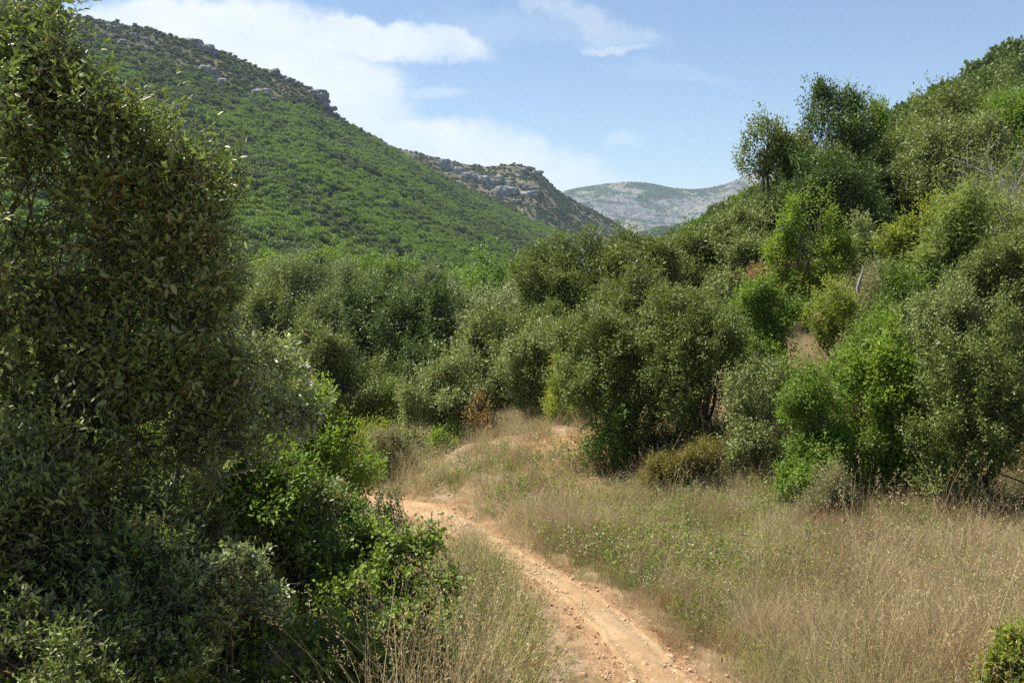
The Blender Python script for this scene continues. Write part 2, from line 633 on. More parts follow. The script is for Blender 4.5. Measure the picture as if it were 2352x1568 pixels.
def path_mat():
    m, nt = new_mat("orange_earth")
    out = nt.new('ShaderNodeOutputMaterial')
    geo = nt.new('ShaderNodeNewGeometry')
    P = geo.outputs['Position']
    n1 = nt.noise(P, 2.2, 5, .6)
    n2 = nt.noise(P, 22, 6, .7)
    n3 = nt.noise(P, 120, 3, .7)
    col = nt.mix(nt.step(n1, .3, .7), (.37, .235, .115), (.455, .315, .175))
    col = nt.mix(nt.step(n2, .5, .8, 0, .6), col, (.55, .39, .215))
    col = nt.mix(nt.step(n3, .55, .75, 0, .6), col, (.32, .175, .09))
    col = nt.mix(nt.step(nt.noise(P, 1.1, 5, .6, .5), .58, .68, 0, .5), col, (.36, .165, .07))
    col = nt.mix(nt.step(nt.noise(P, 2.6, 6, .7, .3), .52, .66, 0, .6), col, (.36, .27, .165))
    bs = nt.new('ShaderNodeBsdfPrincipled')
    nt.l.new(col, bs.inputs['Base Color'])
    bs.inputs['Roughness'].default_value = .95
    bs.inputs['Specular IOR Level'].default_value = .1
    bp = nt.new('ShaderNodeBump')
    bp.inputs['Strength'].default_value = .9
    bp.inputs['Distance'].default_value = .025
    nt.l.new(nt.math('ADD', n2, nt.math('MULTIPLY', n3, .5)), bp.inputs['Height'])
    nt.l.new(bp.outputs[0], bs.inputs['Normal'])
    nt.l.new(bs.outputs[0], out.inputs[0])
    return m


def build_ground():
    w1 = np.linspace(math.log(6 / OFF), math.log((30 + OFF) / OFF), 330)
    w2 = np.linspace(w1[-1], math.log((4300 + OFF) / OFF), 260)[1:]
    w = np.concatenate([w1, w2])
    u = np.concatenate([np.linspace(-1.25, -.42, 90), np.linspace(-.42, .42, 330)[1:-1], np.linspace(.42, 1.25, 90)])
    q = OFF * np.exp(w)
    Y = (q - OFF)[:, None] + 0 * u[None]
    X = q[:, None] * u[None]
    Z = height(X, Y)
    P = np.stack([X, Y, Z], -1)
    g = grid_mesh("ground", P, ground_mat(), True)
    a = g.attributes.new('trail', 'FLOAT', 'POINT')
    a.data.foreach_set('value', np.minimum(trail_dist(X, Y), patch(X, Y)).ravel().astype(np.float32))
    structure(link("ground", g))
    # the trail, a thin sheet that dips under the ground along its ragged edges
    c = smooth_line(TRAIL, 900)
    tg = unit(np.gradient(c[:, :2], axis=0))
    nn = np.stack([-tg[:, 1], tg[:, 0]], 1)
    s = np.linspace(-1.25, 1.25, 41)
    s_along = np.arange(len(c)) * .03
    rag_l = 1 + .28 * fbm(s_along * 1.4, 0 * s_along, 5, 21)
    rag_r = 1 + .28 * fbm(s_along * 1.4, 0 * s_along + 9, 5, 22)
    rag = np.where(s[None] < 0, rag_l[:, None], rag_r[:, None])
    off = s[None] * c[:, 2:3] * rag
    X = c[:, 0:1] + nn[:, 0:1] * off
    Y = c[:, 1:2] + nn[:, 1:2] * off
    lift = np.where(np.abs(s) < .8, .022, .022 - (np.abs(s) - .8) * .16)[None]
    rut = -.03 * np.exp(-((np.abs(s)[None] - .55) / .22) ** 2) + .012
    Z = height(X, Y) + lift + .022 * fbm(X * 5, Y * 5, 5, 31, .6) + np.where(np.abs(s)[None] < .9, rut * .5, 0)
    structure(link("path", grid_mesh("path", np.stack([X, Y, Z], -1), path_mat(), True)))


build_ground()

# ------------------------------------------------------------------ hills
class Hill:
    def __init__(self, ridge, mid, base, amp=6, freq=1 / 60, seed=0, back=(60, 160, -90)):
        f = lambda L: np.array([at(*p) for p in L])
        self.R, self.M, self.B = f(ridge), f(mid), f(base)
        self.amp, self.freq, self.seed, self.back = amp, freq, seed, np.array(back, float)

    def _at(self, L, s):
        q = s * (len(L) - 1)
        i = np.clip(np.floor(q).astype(int), 0, len(L) - 2)
        fr = q - i
        p0, p1, p2, p3 = L[np.maximum(i - 1, 0)], L[i], L[i + 1], L[np.minimum(i + 2, len(L) - 1)]
        fr = fr[..., None]
        return .5 * (2 * p1 + (-p0 + p2) * fr + (2 * p0 - 5 * p1 + 4 * p2 - p3) * fr ** 2 + (-p0 + 3 * p1 - 3 * p2 + p3) * fr ** 3)

    def S(self, s, t):
        """t 0 base, 1 ridge, up to 1.4 down the far side"""
        s = np.asarray(s, float)
        t = np.asarray(t, float)
        R, M, B = self._at(self.R, s), self._at(self.M, s), self._at(self.B, s)
        tt = np.minimum(t, 1)[..., None]
        P = B * (2 * (tt - .5) * (tt - 1)) + M * (4 * tt * (1 - tt)) + R * (2 * tt * (tt - .5))
        e = np.clip(t - 1, 0, 1)[..., None]
        P = P + self.back * e + np.array([0, 0, -60.0]) * e * e
        env = 1 - .92 * np.clip((t - .75) / .25, 0, 1)
        dz = self.amp * fbm(P[..., 0] * self.freq, P[..., 1] * self.freq, 5, self.seed, .5)
        P[..., 2] += dz * env
        return P

    def scatter(self, n, rng, tmax=1.12):
        """about n points evenly over the surface, with their s and t"""
        s = rng.random(n * 4)
        t = rng.random(n * 4) * tmax
        e = 1e-3
        P = self.S(s, t)
        a = np.linalg.norm(np.cross(self.S(s + e, t) - P, self.S(s, t + e) - P), axis=1)
        keep = rng.random(len(s)) < a / np.percentile(a, 92)
        s, t, P = s[keep][:n], t[keep][:n], P[keep][:n]
        return s, t, P


def hill_mat(name, soil1, soil2, green1, green2, rock1, rock2, scale, rock_lo=.55, green_lo=.4, stretch=(1, 1, 1), bump=1.0):
    m, nt = new_mat(name)
    out = nt.new('ShaderNodeOutputMaterial')
    geo = nt.new('ShaderNodeNewGeometry')
    P = nt.vmath('MULTIPLY', geo.outputs['Position'], stretch)
    n1 = nt.noise(P, scale, 8, .62)
    n2 = nt.noise(P, scale * 6, 6, .68)
    n3 = nt.noise(P, scale * 2.3, 8, .7, .6)
    col = nt.mix(n2, soil1, soil2)
    col = nt.mix(nt.step(nt.math('ADD', n1, nt.math('MULTIPLY', nt.math('SUBTRACT', n2, .5), .5)), green_lo, green_lo + .12), col, nt.mix(n2, green1, green2))
    col = nt.mix(nt.step(nt.math('ADD', n3, nt.math('MULTIPLY', nt.math('SUBTRACT', n2, .5), .6)), rock_lo, rock_lo + .06), col, nt.mix(n2, rock1, rock2))
    bs = nt.new('ShaderNodeBsdfPrincipled')
    nt.l.new(col, bs.inputs['Base Color'])
    bs.inputs['Roughness'].default_value = .95
    bs.inputs['Specular IOR Level'].default_value = .1
    bp = nt.new('ShaderNodeBump')
    bp.inputs['Strength'].default_value = bump
    bp.inputs['Distance'].default_value = .25 / scale
    nt.l.new(nt.math('ADD', n3, nt.math('MULTIPLY', n2, .3)), bp.inputs['Height'])
    nt.l.new(bp.outputs[0], bs.inputs['Normal'])
    nt.l.new(bs.outputs[0], out.inputs[0])
    return m


SOIL = ((.16, .125, .075), (.27, .215, .14))
GRN = ((.035, .055, .016), (.075, .095, .03))
ROCK = ((.30, .29, .275), (.56, .545, .52))

px_l = [-700, -250, 0, 180, 330, 480, 600, 700, 760, 810, 870, 1000, 1150, 1310]
LEFT = Hill(
    ridge=list(zip(px_l, [-330, -120, -5, 36, 66, 108, 158, 197, 252, 292, 332, 402, 478, 552], [520, 560, 600, 640, 670, 700, 720, 735, 750, 760, 780, 830, 900, 980])),
    mid=list(zip(px_l, [150, 230, 280, 300, 310, 340, 370, 390, 412, 432, 452, 492, 530, 568], [330, 360, 390, 410, 430, 450, 470, 480, 500, 510, 530, 590, 700, 850])),
    base=list(zip(px_l, [960] * 7 + [940, 920, 900, 870, 790, 700, 630], [120, 130, 140, 150, 155, 160, 165, 175, 185, 195, 215, 280, 400, 640])),
    amp=9, freq=1 / 70, seed=1)
px_m = [700, 800, 870, 960, 1040, 1110, 1180, 1225, 1250, 1300, 1380, 1470, 1570]
MIDH = Hill(
    ridge=list(zip(px_m, [300, 312, 332, 352, 372, 384, 378, 386, 408, 450, 494, 545, 600], [1080, 1120, 1150, 1180, 1200, 1210, 1220, 1225, 1230, 1250, 1280, 1320, 1350])),
    mid=list(zip(px_m, [420, 425, 440, 455, 460, 466, 470, 476, 486, 512, 540, 570, 610], [980, 1010, 1030, 1050, 1060, 1070, 1080, 1085, 1090, 1110, 1150, 1200, 1260])),
    base=list(zip(px_m, [620] * 13, [800, 820, 840, 860, 870, 880, 890, 900, 910, 930, 990, 1080, 1180])),
    amp=16, freq=1 / 80, seed=5)
px_f = [900, 1050, 1180, 1290, 1380, 1470, 1560, 1610, 1660, 1720, 1800, 1950, 2150]
FARH = Hill(
    ridge=list(zip(px_f, [560, 520, 478, 440, 423, 418, 432, 433, 424, 402, 372, 340, 380], [3600] * 13)),
    mid=list(zip(px_f, [580, 545, 520, 498, 490, 488, 492, 492, 488, 478, 465, 450, 470], [3150] * 13)),
    base=list(zip(px_f, [612] * 13, [2500] * 13)),
    amp=80, freq=1 / 420, seed=8, back=(0, 600, -250))
px_v = [1380, 1450, 1500, 1560, 1620, 1700, 1800, 1950]
VALH = Hill(
    ridge=list(zip(px_v, [575, 545, 532, 521, 514, 500, 480, 470], [1900] * 8)),
    mid=list(zip(px_v, [590, 572, 564, 558, 552, 545, 535, 530], [1750] * 8)),
    base=list(zip(px_v, [615] * 8, [1500] * 8)), amp=12, freq=1 / 90, seed=12, back=(0, 300, -120))
px_r = [1430, 1540, 1620, 1665, 1740, 1850, 1980, 2060, 2150, 2250, 2352, 2600, 3000]
RIGHT = Hill(
    ridge=list(zip(px_r, [600, 560, 530, 512, 486, 432, 352, 312, 264, 210, 150, 10, -160], [430, 360, 320, 290, 262, 240, 222, 208, 196, 186, 176, 160, 140])),
    mid=list(zip(px_r, [625, 600, 575, 555, 530, 480, 420, 390, 355, 320, 280, 190, 60], [300, 240, 200, 180, 160, 145, 135, 128, 120, 112, 106, 98, 88])),
    base=list(zip(px_r, [700, 690, 680, 670, 650, 640, 620, 610, 600, 590, 580, 540, 480], [160, 120, 100, 92, 86, 80, 76, 72, 68, 64, 60, 56, 50])),
    amp=5, freq=1 / 40, seed=15, back=(60, 60, -30))


def hill_object(name, hill, ns, ntt, mat):
    s, t = np.meshgrid(np.linspace(0, 1, ns), np.concatenate([np.linspace(0, 1, ntt), np.linspace(1, 1.9, 12)[1:]]))
    P = hill.S(s, t)
    return structure(link(name, grid_mesh(name, P, mat, True)))


hill_object("wooded_hill", LEFT, 260, 160, hill_mat("hill_soil", (.10, .095, .05), (.19, .165, .10), *GRN, *ROCK, 1 / 18, .66, .46))
hill_object("rocky_hill", MIDH, 300, 160, hill_mat("rocky_soil", (.13, .11, .06), (.22, .185, .115), *GRN, *ROCK, 1 / 26, .60, .50))
def mountain_mat():
    m, nt = new_mat("limestone_mountain")
    out = nt.new('ShaderNodeOutputMaterial')
    geo = nt.new('ShaderNodeNewGeometry')
    P = geo.outputs['Position']
    sep = nt.new('ShaderNodeSeparateXYZ')
    nt.l.new(P, sep.inputs[0])
    Q = nt.vmath('MULTIPLY', P, (1, .6, 1.5))
    n1 = nt.noise(Q, 1 / 260, 8, .6)
    n2 = nt.noise(Q, 1 / 45, 6, .72, .8)
    n3 = nt.noise(nt.vmath('MULTIPLY', P, (.3, .3, 2.2)), 1 / 60, 5, .6)
    scrub = nt.mix(n2, (.030, .050, .022), (.070, .09, .040))
    soil = nt.mix(n2, (.16, .15, .11), (.26, .25, .20))
    rock = nt.mix(nt.step(n2, .35, .65), (.085, .085, .08), (.205, .203, .198))
    col = nt.mix(nt.step(nt.math('ADD', n1, nt.math('MULTIPLY', n3, .35)), .62, .70), soil, scrub)
    lo = nt.math('SUBTRACT', nt.step(sep.outputs[2], 225, 285), nt.step(sep.outputs[0], 640, 900))
    k = nt.math('ADD', n2, nt.math('MULTIPLY', nt.math('SUBTRACT', n3, .5), .75))
    k = nt.math('ADD', k, nt.math('MULTIPLY', nt.math('SUBTRACT', n1, .5), .8))
    k = nt.math("SUBTRACT", k, nt.math("MULTIPLY", nt.math("MAXIMUM", lo, 0.0), .30))
    col = nt.mix(nt.step(k, .49, .57), col, rock)
    bs = nt.new('ShaderNodeBsdfPrincipled')
    nt.l.new(col, bs.inputs['Base Color'])
    bs.inputs['Roughness'].default_value = .95
    bs.inputs['Specular IOR Level'].default_value = .1
    bp = nt.new('ShaderNodeBump')
    bp.inputs['Strength'].default_value = 1.0
    bp.inputs['Distance'].default_value = 14
    nt.l.new(n2, bp.inputs['Height'])
    nt.l.new(bp.outputs[0], bs.inputs['Normal'])
    nt.l.new(bs.outputs[0], out.inputs[0])
    return m


hill_object("mountain", FARH, 420, 220, mountain_mat())
hill_object("valley_hill", VALH, 120, 60, hill_mat("green_hill", (.06, .08, .03), (.10, .12, .05), (.04, .07, .02), (.07, .10, .035), *ROCK, 1 / 14, .80, .35))
hill_object("hillside", RIGHT, 200, 120, hill_mat("hillside_soil", (.12, .10, .06), (.22, .17, .11), *GRN, *ROCK, 1 / 8, .72, .40))

# ------------------------------------------------------------------ trees and shrubs
FPX = F * 1024 / 2352


def crown_profile(t, shape):
    t = np.clip(t, 0, 1)
    if shape == 'cone':
        return np.clip(1.15 * (1 - t) ** .75, 0, 1)
    if shape == 'dome':
        return np.sqrt(np.clip(1 - (np.maximum(t - .25, 0) / .75) ** 2, 0, 1)) * np.where(t < .25, .8 + .8 * t, 1)
    if shape == 'egg':
        return np.sin(PI * np.clip(t, 0, 1) ** .8) ** .6
    return np.sqrt(np.clip(1 - (2 * t - 1) ** 2, 0, 1)) ** .85     # round


def auto_lobes(rng, c, W, D, z0, z1, n, shape):
    Hh = z1 - z0
    R0 = min(W, Hh * 1.1) * (.62 / n ** .40)
    out = []
    for i in range(n):
        if i == 0:
            t, a, q = .93, 0, 0
        elif i in (1, 2):
            t, a, q = rng.uniform(.3, .6), (0 if i == 1 else PI), 1
        else:
            t, a, q = rng.uniform(.08, .9) ** .9, rng.uniform(0, 2 * PI), math.sqrt(rng.random())
        R = R0 * rng.uniform(.6, 1.35) * (.8 if i == 0 else 1)
        pr = float(crown_profile(t, shape))
        rx = max(0, pr * W / 2 - R * .85) * q
        ry = max(0, pr * D / 2 - R * .85) * q
        z = z0 + np.clip(t * Hh, R * .6, max(R * .6, Hh - R * .8))
        out.append((c[0] + math.cos(a) * rx + rng.normal() * .05 * W, c[1] + math.sin(a) * ry + rng.normal() * .05 * W, z + rng.normal() * .04 * Hh, R))
    return np.array(out)


def wobble(rng, P, size):
    """smooth random vector field of unit order and a scalar one, feature size about size"""
    out = np.zeros((len(P), 4))
    for f, a in ((1.0, .6), (2.1, .4), (4.3, .25)):
        for _ in range(3):
            k = unit(rng.normal(size=3)) * f * 2.2 / size
            ph = rng.random(4) * 6.28
            out += a * np.sin(P @ k[:, None] + ph[None])
    return out[:, :3] * .7, out[:, 3]


def clumps_on(rng, lobes, n, zmin=-1e9, inner=.70):
    """clump centres and outward directions on the lobes' shells"""
    w = lobes[:, 3] ** 2
    w = w / w.sum()
    Ps, Ds, Ls = [], [], []
    got = 0
    for _ in range(6):
        li = rng.choice(len(lobes), size=n, p=w)
        d = unit(rng.normal(size=(n, 3)) + np.array([0, 0, .30]))
        wob = 1 + .22 * np.sin(d[:, 0] * 5 + li * 2.1) * np.cos(d[:, 1] * 4 - li) + .15 * np.sin(d[:, 2] * 7 + li)
        rr = lobes[li, 3] * rng.uniform(.70, 1.10, n) * wob
        P = lobes[li, :3] + d * rr[:, None] * np.array([1, 1, .88])
        dist = np.linalg.norm(P[:, None] - lobes[None, :, :3], axis=2) / lobes[None, :, 3]
        dist[np.arange(n), li] = 9
        ok = (dist.min(1) > inner) & (P[:, 2] > zmin)
        Ps.append(P[ok]); Ds.append(d[ok]); Ls.append(li[ok])
        got += ok.sum()
        if got >= n:
            break
    return np.concatenate(Ps)[:n], np.concatenate(Ds)[:n], np.concatenate(Ls)[:n]


def bent(rng, a, b, n, wob):
    t = np.linspace(0, 1, n)[:, None]
    L = np.linalg.norm(b - a)
    off = rng.normal(size=3) * wob * L
    off2 = rng.normal(size=3) * wob * L * .5
    return a + (b - a) * t + np.sin(t * PI) * off + np.sin(t * 2 * PI) * off2


def plant(name, label, cat, px, ytop, ybot, w, d, sp, shape='round', n=12, layers=4.6, stems=1, group=None, lobes=None, leaf=None, seed=None, mat=None,
          bark=None, maxn=70000, droop=0.0, dscale=.9, base_px=None, twigs=6, sprig=None, trunk_r=None, leaf_px=3.1, spread=1.0, part=('trunk', 'crown'), bx=None, inner=.70, clump=1.0, sub=9, shoots=.26, ragged=.62, carve=.28):
    seed = seed if seed is not None else abs(int(px * 7 + ytop * 13 + d * 101))
    rng = np.random.default_rng(seed)
    c = at(px, (ytop + ybot) / 2, d)
    zt, zb = at(px, ytop, d)[2], at(px, ybot, d)[2]
    W = w * d / F * 1.12
    bpx = base_px if base_px is not None else px
    b0 = at(bpx, ybot, d if bx is None else bx)
    gz = H(b0[0], b0[1])
    base = np.array([b0[0], b0[1], gz - .05])
    if zb < gz + .02:
        zb = gz + .02
    if zt < zb + .3:
        zt = zb + .3
    D = min(W, (zt - zb) * 1.6) * dscale
    if lobes is None:
        lob = auto_lobes(rng, c, W, D, zb, zt, n, shape)
    else:
        lob = []
        for (lx, ly, lr, ld) in lobes:
            p = at(lx, ly, d + ld)
            lob.append((*p, lr * (d + ld) / F))
        lob = np.array(lob)
    main = lob
    nsub = sub
    sd = unit(rng.normal(size=(len(main), nsub, 3)) + np.array([0, 0, .35]))
    sr = main[:, None, 3] * rng.uniform(.22, .50, (len(main), nsub))
    sp_ = main[:, None, :3] + sd * (main[:, None, 3] * rng.uniform(.70, 1.18, (len(main), nsub)))[..., None] * np.array([1, 1, .95])
    lob = np.concatenate([main * np.array([1, 1, 1, .74]), np.concatenate([sp_, sr[..., None]], -1).reshape(-1, 4)])
    parent = np.concatenate([np.arange(len(main)), np.repeat(np.arange(len(main)), nsub)])
    lobe_tone = rng.random(len(lob))
    c1, c2, un, L0, wr, _ = SPEC[sp]
    L = leaf if leaf else max(L0, leaf_px * d / FPX)
    root = thing(name, label, cat, base, group)
    bag = Bag()
    area = min(PI * (main[:, 3] ** 2).sum() * 1.15, W * (zt - zb) * 1.6)
    N = int(min(maxn, area * layers / (L * L * wr * .36)))
    wood = Bag()
    if sprig:
        K = sprig.get('k', 10)
        ns = max(20, N // K)
        P, dr, li = clumps_on(rng, lob, int(ns * 1.35), zb - .1, inner)
        wv, ws = wobble(rng, P, float(np.median(main[:, 3])) * 1.5)
        P = P + wv * np.median(main[:, 3]) * ragged * .8
        kp = ws > np.quantile(ws, carve)
        P, dr, li = P[kp], dr[kp], li[kp]
        ns = len(P)
        sh = rng.random(ns) < shoots
        P = P + sh[:, None] * unit(dr * .8 + np.array([0, 0, .8])) * (main[parent[li], 3] * rng.uniform(.1, .55, ns))[:, None]
        ln = sprig.get('len', .22) * rng.uniform(.6, 1.3, ns) * np.where(sh, 1.3, 1)
        dr = unit(dr * .8 + np.array([0, 0, sprig.get('up', .35)]) + rng.normal(size=(ns, 3)) * .38)
        P0 = P - dr * ln[:, None] * .7
        bend = rng.normal(size=(ns, 3)) * .12
        tt = np.linspace(0, 1, 4)
        TW = P0[:, None] + dr[:, None] * (ln[:, None] * tt)[..., None] + (bend[:, None] * (ln[:, None] * np.sin(tt * PI * .5) ** 2)[..., None])
        rt = sprig.get('r', .0028)
        add_twigs(wood, TW, (rt * (1.25 - tt))[None] * np.ones((ns, 1)))
        t = (np.linspace(.22, 1.0, K)[None] + rng.normal(size=(ns, K)) * .03).clip(0, 1)
        pos = P0[:, None] + dr[:, None] * (ln[:, None] * t)[..., None] + bend[:, None] * (ln[:, None] * np.sin(t * PI * .5) ** 2)[..., None]
        ph = np.arange(K)[None] * 2.4 + rng.random((ns, 1)) * 6.28
        a = unit(np.cross(dr, np.array([.3, .2, .9])))
        b = np.cross(dr, a)
        perp = np.cos(ph)[..., None] * a[:, None] + np.sin(ph)[..., None] * b[:, None]
        al = (rad(66) - rad(44) * t ** 2 + rng.normal(size=t.shape) * .2)[..., None]
        ax = dr[:, None] * np.cos(al) + perp * np.sin(al)
        ax = ax + np.array([0, 0, -droop]) + rng.normal(size=ax.shape) * .10
        nr = dr[:, None] * 1.0 - perp * .35 + np.array([0, 0, .45]) + rng.normal(size=ax.shape) * .35
        M = ns * K
        pos, ax, nr = pos.reshape(M, 3), ax.reshape(M, 3), nr.reshape(M, 3)
        g = np.repeat(.5 * rng.random(ns) + .5 * lobe_tone[li], K)
        size = L * rng.uniform(.55, 1.2, M) * (1.05 - .35 * t.ravel() ** 3)
        shp = 'oval' if L * FPX / d > 5 else 'rhomb'
        tint = np.stack([rng.random(M), g, rng.random(M)], 1)
        add_leaves(bag, pos, ax, nr, size, wr * rng.uniform(.8, 1.2, M), shp, tint)
        tips = P0
    else:
        k = 18
        nc = max(12, N // k)
        P, dr, li = clumps_on(rng, lob, int(nc * 1.35), zb - .1, inner)
        wv, ws = wobble(rng, P, float(np.median(main[:, 3])) * 1.5)
        P = P + wv * np.median(main[:, 3]) * ragged * np.array([1, 1, 1.15])
        kp = ws > np.quantile(ws, carve)
        P, dr, li = P[kp], dr[kp], li[kp]
        nc = len(P)
        rc = np.maximum(.17 * main[parent[li], 3], 1.8 * L) * clump
        sh = rng.random(nc) < shoots
        P = P + sh[:, None] * unit(dr + np.array([0, 0, .7])) * (main[parent[li], 3] * rng.uniform(.1, .75, nc) * rng.random(nc) ** .5)[:, None]
        rc = np.where(sh, rc * .7, rc)
        M = nc * k
        out = np.repeat(dr, k, 0)
        rcr = np.repeat(rc, k)[:, None]
        q = rng.normal(size=(M, 3))
        along = rng.normal(size=(M, 1)) * .9
        upb = unit(out * .6 + np.array([0, 0, .85]))
        dv = q * rcr * .36 * spread + upb * along * rcr * .95
        pos = np.repeat(P, k, 0) + dv
        dvn = unit(dv)
        ax = unit(out * .35 + dvn * .55 + np.array([0, 0, .15 - droop]) + rng.normal(size=(M, 3)) * .5)
        nr = np.array([0, 0, .70]) + out * .45 + dvn * .45 + rng.normal(size=(M, 3)) * .34
        g = np.repeat(.5 * rng.random(nc) + .5 * lobe_tone[li], k)
        tint = np.stack([rng.random(M), g, rng.random(M)], 1)
        shp = 'oval' if L * FPX / d > 6 else 'rhomb'
        add_leaves(bag, pos, ax, nr, L * rng.uniform(.6, 1.25, M), wr * rng.uniform(.8, 1.2, M), shp, tint)
        tips = P
    # wood
    hgt = zt - gz
    tr = trunk_r or max(.012, .022 * hgt)
    lowz = zb + .15 * (zt - zb)
    for s in range(stems):
        part_ = main[s::stems] if stems > 1 else main
        if len(part_) == 0:
            continue
        off = np.array([rng.normal() * .06 * W, rng.normal() * .06 * W, 0]) if stems > 1 else np.zeros(3)
        cen = part_[:, :3].mean(0)
        fork = np.array([base[0] * .5 + cen[0] * .5, base[1] * .5 + cen[1] * .5, max(gz + .12 * hgt, min(lowz, cen[2] - .1))])
        r = tr / math.sqrt(stems)
        add_tube(wood, bent(rng, base + off, fork, 7, .06), np.linspace(r * 1.25, r * .85, 7), 7)
        for i in range(len(part_)):
            e = part_[i, :3]
            add_tube(wood, bent(rng, fork, e, 8, .10), np.linspace(r * .62, r * .22, 8), 5)
    for i in range(len(main)):
        mine = np.where(parent[li] == i)[0]
        if len(mine) == 0:
            continue
        pick = rng.choice(mine, size=min(len(mine), twigs), replace=False)
        for j in pick:
            add_tube(wood, bent(rng, main[i, :3], tips[j], 6, .12), np.linspace(tr * .2, max(.0025, tr * .05), 6), 4)
    off = base
    for B in (bag, wood):
        B.V = [v - off for v in B.V]
    tmesh = wood.mesh(part[0], bark or BARK, True)
    cmesh = bag.mesh(part[1], mat or LM[sp])
    link(part[0], tmesh, root)
    link(part[1], cmesh, root)
    return root


def bare_shrub(name, label, cat, px, ytop, ybot, w, d, mat, n=40, sub=5, group=None, seed=1, r=.012, arch=.25, leaf=None):
    rng = np.random.default_rng(seed)
    b = at(px, ybot, d)
    gz = H(b[0], d)
    b[2] = max(gz - .03, b[2] - .3) if b[2] > gz else gz - .03
    zt = at(px, ytop, d)[2]
    W = w * d / F
    root = thing(name, label, cat, b, group)
    bag = Bag()
    lv = Bag()
    Hh = max(.25, zt - b[2])
    for i in range(n):
        a = rng.uniform(0, 2 * PI)
        q = math.sqrt(rng.random())
        tip = np.array([math.cos(a) * q * W / 2, math.sin(a) * q * W / 2, Hh * rng.uniform(.45, 1.0) * (1 - arch * q)])
        P = bent(rng, rng.normal(size=3) * np.array([.06, .06, 0]) * W, tip, 9, .09)
        P += np.cumsum(rng.normal(size=P.shape), 0) * .012 * Hh
        rr = r * rng.uniform(.5, 1.1)
        add_tube(bag, P, np.linspace(rr, rr * .25, 9), 4)
        for j in range(sub):
            k = rng.integers(2, 8)
            e = P[k] + unit(P[k] - P[k - 1] + rng.normal(size=3) * .1) * 0 + (unit(unit(P[k] - P[k - 1]) + rng.normal(size=3) * .6)) * Hh * rng.uniform(.08, .28)
            Q = bent(rng, P[k], e, 5, .1)
            add_tube(bag, Q, np.linspace(rr * .4, rr * .12, 5), 3)
            if leaf:
                m = 7
                pp = Q[rng.integers(2, 5, m)] + rng.normal(size=(m, 3)) * .02
                add_leaves(lv, pp, rng.normal(size=(m, 3)), rng.normal(size=(m, 3)) + np.array([0, 0, 1.]), np.full(m, leaf[1]), .45, 'rhomb', rng.random((m, 3)))
    link('stem', bag.mesh('stem', mat, True), root)
    if leaf:
        link('foliage', lv.mesh('foliage', LM[leaf[0]]), root)
    return root

# ------------------------------------------------------------------ the valley, far to near
V = "trees growing on the valley floor"
plant("tree", "thin open tree with a dark forked stem standing alone in the pale valley clearing", "tree", 1130, 590, 712, 125, 95, 'fresh', 'egg', 9, 2.6, group=V, twigs=4)
plant("tree", "broad bright green tree low in the valley under the foot of the wooded hill", "tree", 1040, 636, 690, 190, 125, 'bright', 'dome', 10, group=V)
plant("tree", "green tree between the lone thin tree and the tall clump of holm oaks", "tree", 1235, 602, 712, 170, 110, 'fresh', 'dome', 11, group=V)
plant("tree", "mid green tree behind the top of the big dark oak", "tree", 900, 612, 680, 190, 118, 'fresh', 'dome', 10, group=V)
plant("tree", "yellowish green tree at the valley edge, first to show beyond the huge oak's leaves", "tree", 600, 596, 668, 170, 130, 'bright', 'dome', 10, group=V)
plant("tree", "green rounded tree in the valley directly beyond the silvery willow-like trees", "tree", 735, 596, 655, 190, 140, 'fresh', 'dome', 10, group=V)
plant("tree", "pale feathery green tree beyond the whitish oak, in front of the wooded slope", "tree", 1000, 640, 735, 160, 88, 'olive', 'dome', 10, group=V)
plant("tree", "soft green shrubby tree at the foot of the lone thin tree", "tree", 1120, 668, 745, 170, 82, 'fresh', 'dome', 9, group=V)
plant("willow", "silvery grey-green feathery tree, widest of the pale ones in the valley", "tree", 700, 622, 800, 250, 70, 'olive', 'dome', 14, group=V)
plant("willow", "silvery feathery tree growing against the top of the big dark oak", "tree", 800, 632, 800, 150, 66, 'olive', 'egg', 10, group=V)
plant("willow", "pale grey-green tree half covered by the outermost leaves of the huge oak", "tree", 565, 618, 770, 190, 76, 'olive', 'dome', 11, group=V)
plant("holm_oak", "whitish topped oak crown with a dark underside in the valley below the lone thin tree", "tree", 1130, 668, 830, 195, 56, 'silver', 'dome', 11, group=V, lobes=[
    (1090, 712, 42, 0), (1140, 702, 44, .5), (1185, 722, 40, 0), (1060, 745, 44, 1), (1120, 760, 50, 1), (1175, 775, 45, 1), (1085, 800, 45, 1)])
plant("oak", "big dark green oak with layered clumps of foliage in the hollow of the valley", "tree", 895, 640, 1010, 280, 46, 'oak_dark', maxn=90000, group=V, layers=4.0, lobes=[
    (895, 682, 55, 0), (850, 720, 52, -1), (945, 715, 52, 0), (985, 760, 48, 0), (900, 765, 62, -2), (835, 790, 48, -1), (960, 815, 52, -1), (885, 850, 50, -2.5),
    (820, 845, 42, -1), (930, 880, 45, -1.5), (865, 925, 42, -2), (1000, 850, 40, 0)])
plant("oak", "dark oak with bare dark trunk in the deepest shade of the valley hollow", "tree", 965, 800, 1010, 130, 42, 'oak_dark', 'dome', 9, 3.4, group=V)
plant("oak", "mid green young oak at the shaded bottom of the valley hollow, beside the path's end", "tree", 905, 905, 1060, 120, 33, 'fresh', 'dome', 9, group=V)
plant("holm_oak", "olive brown oak under the silvery trees, touching the huge oak's edge", "tree", 600, 690, 870, 220, 50, 'oak', 'dome', 13, group=V)
plant("holm_oak", "rounded olive green oak at the near rim of the shaded hollow", "tree", 765, 778, 1050, 215, 33, 'oak', 'egg', 15, group=V, layers=5)
plant("holm_oak", "smaller olive oak tucked beneath the olive brown one near the huge oak", "tree", 680, 800, 1000, 150, 36, 'oak', 'dome', 10, group=V)
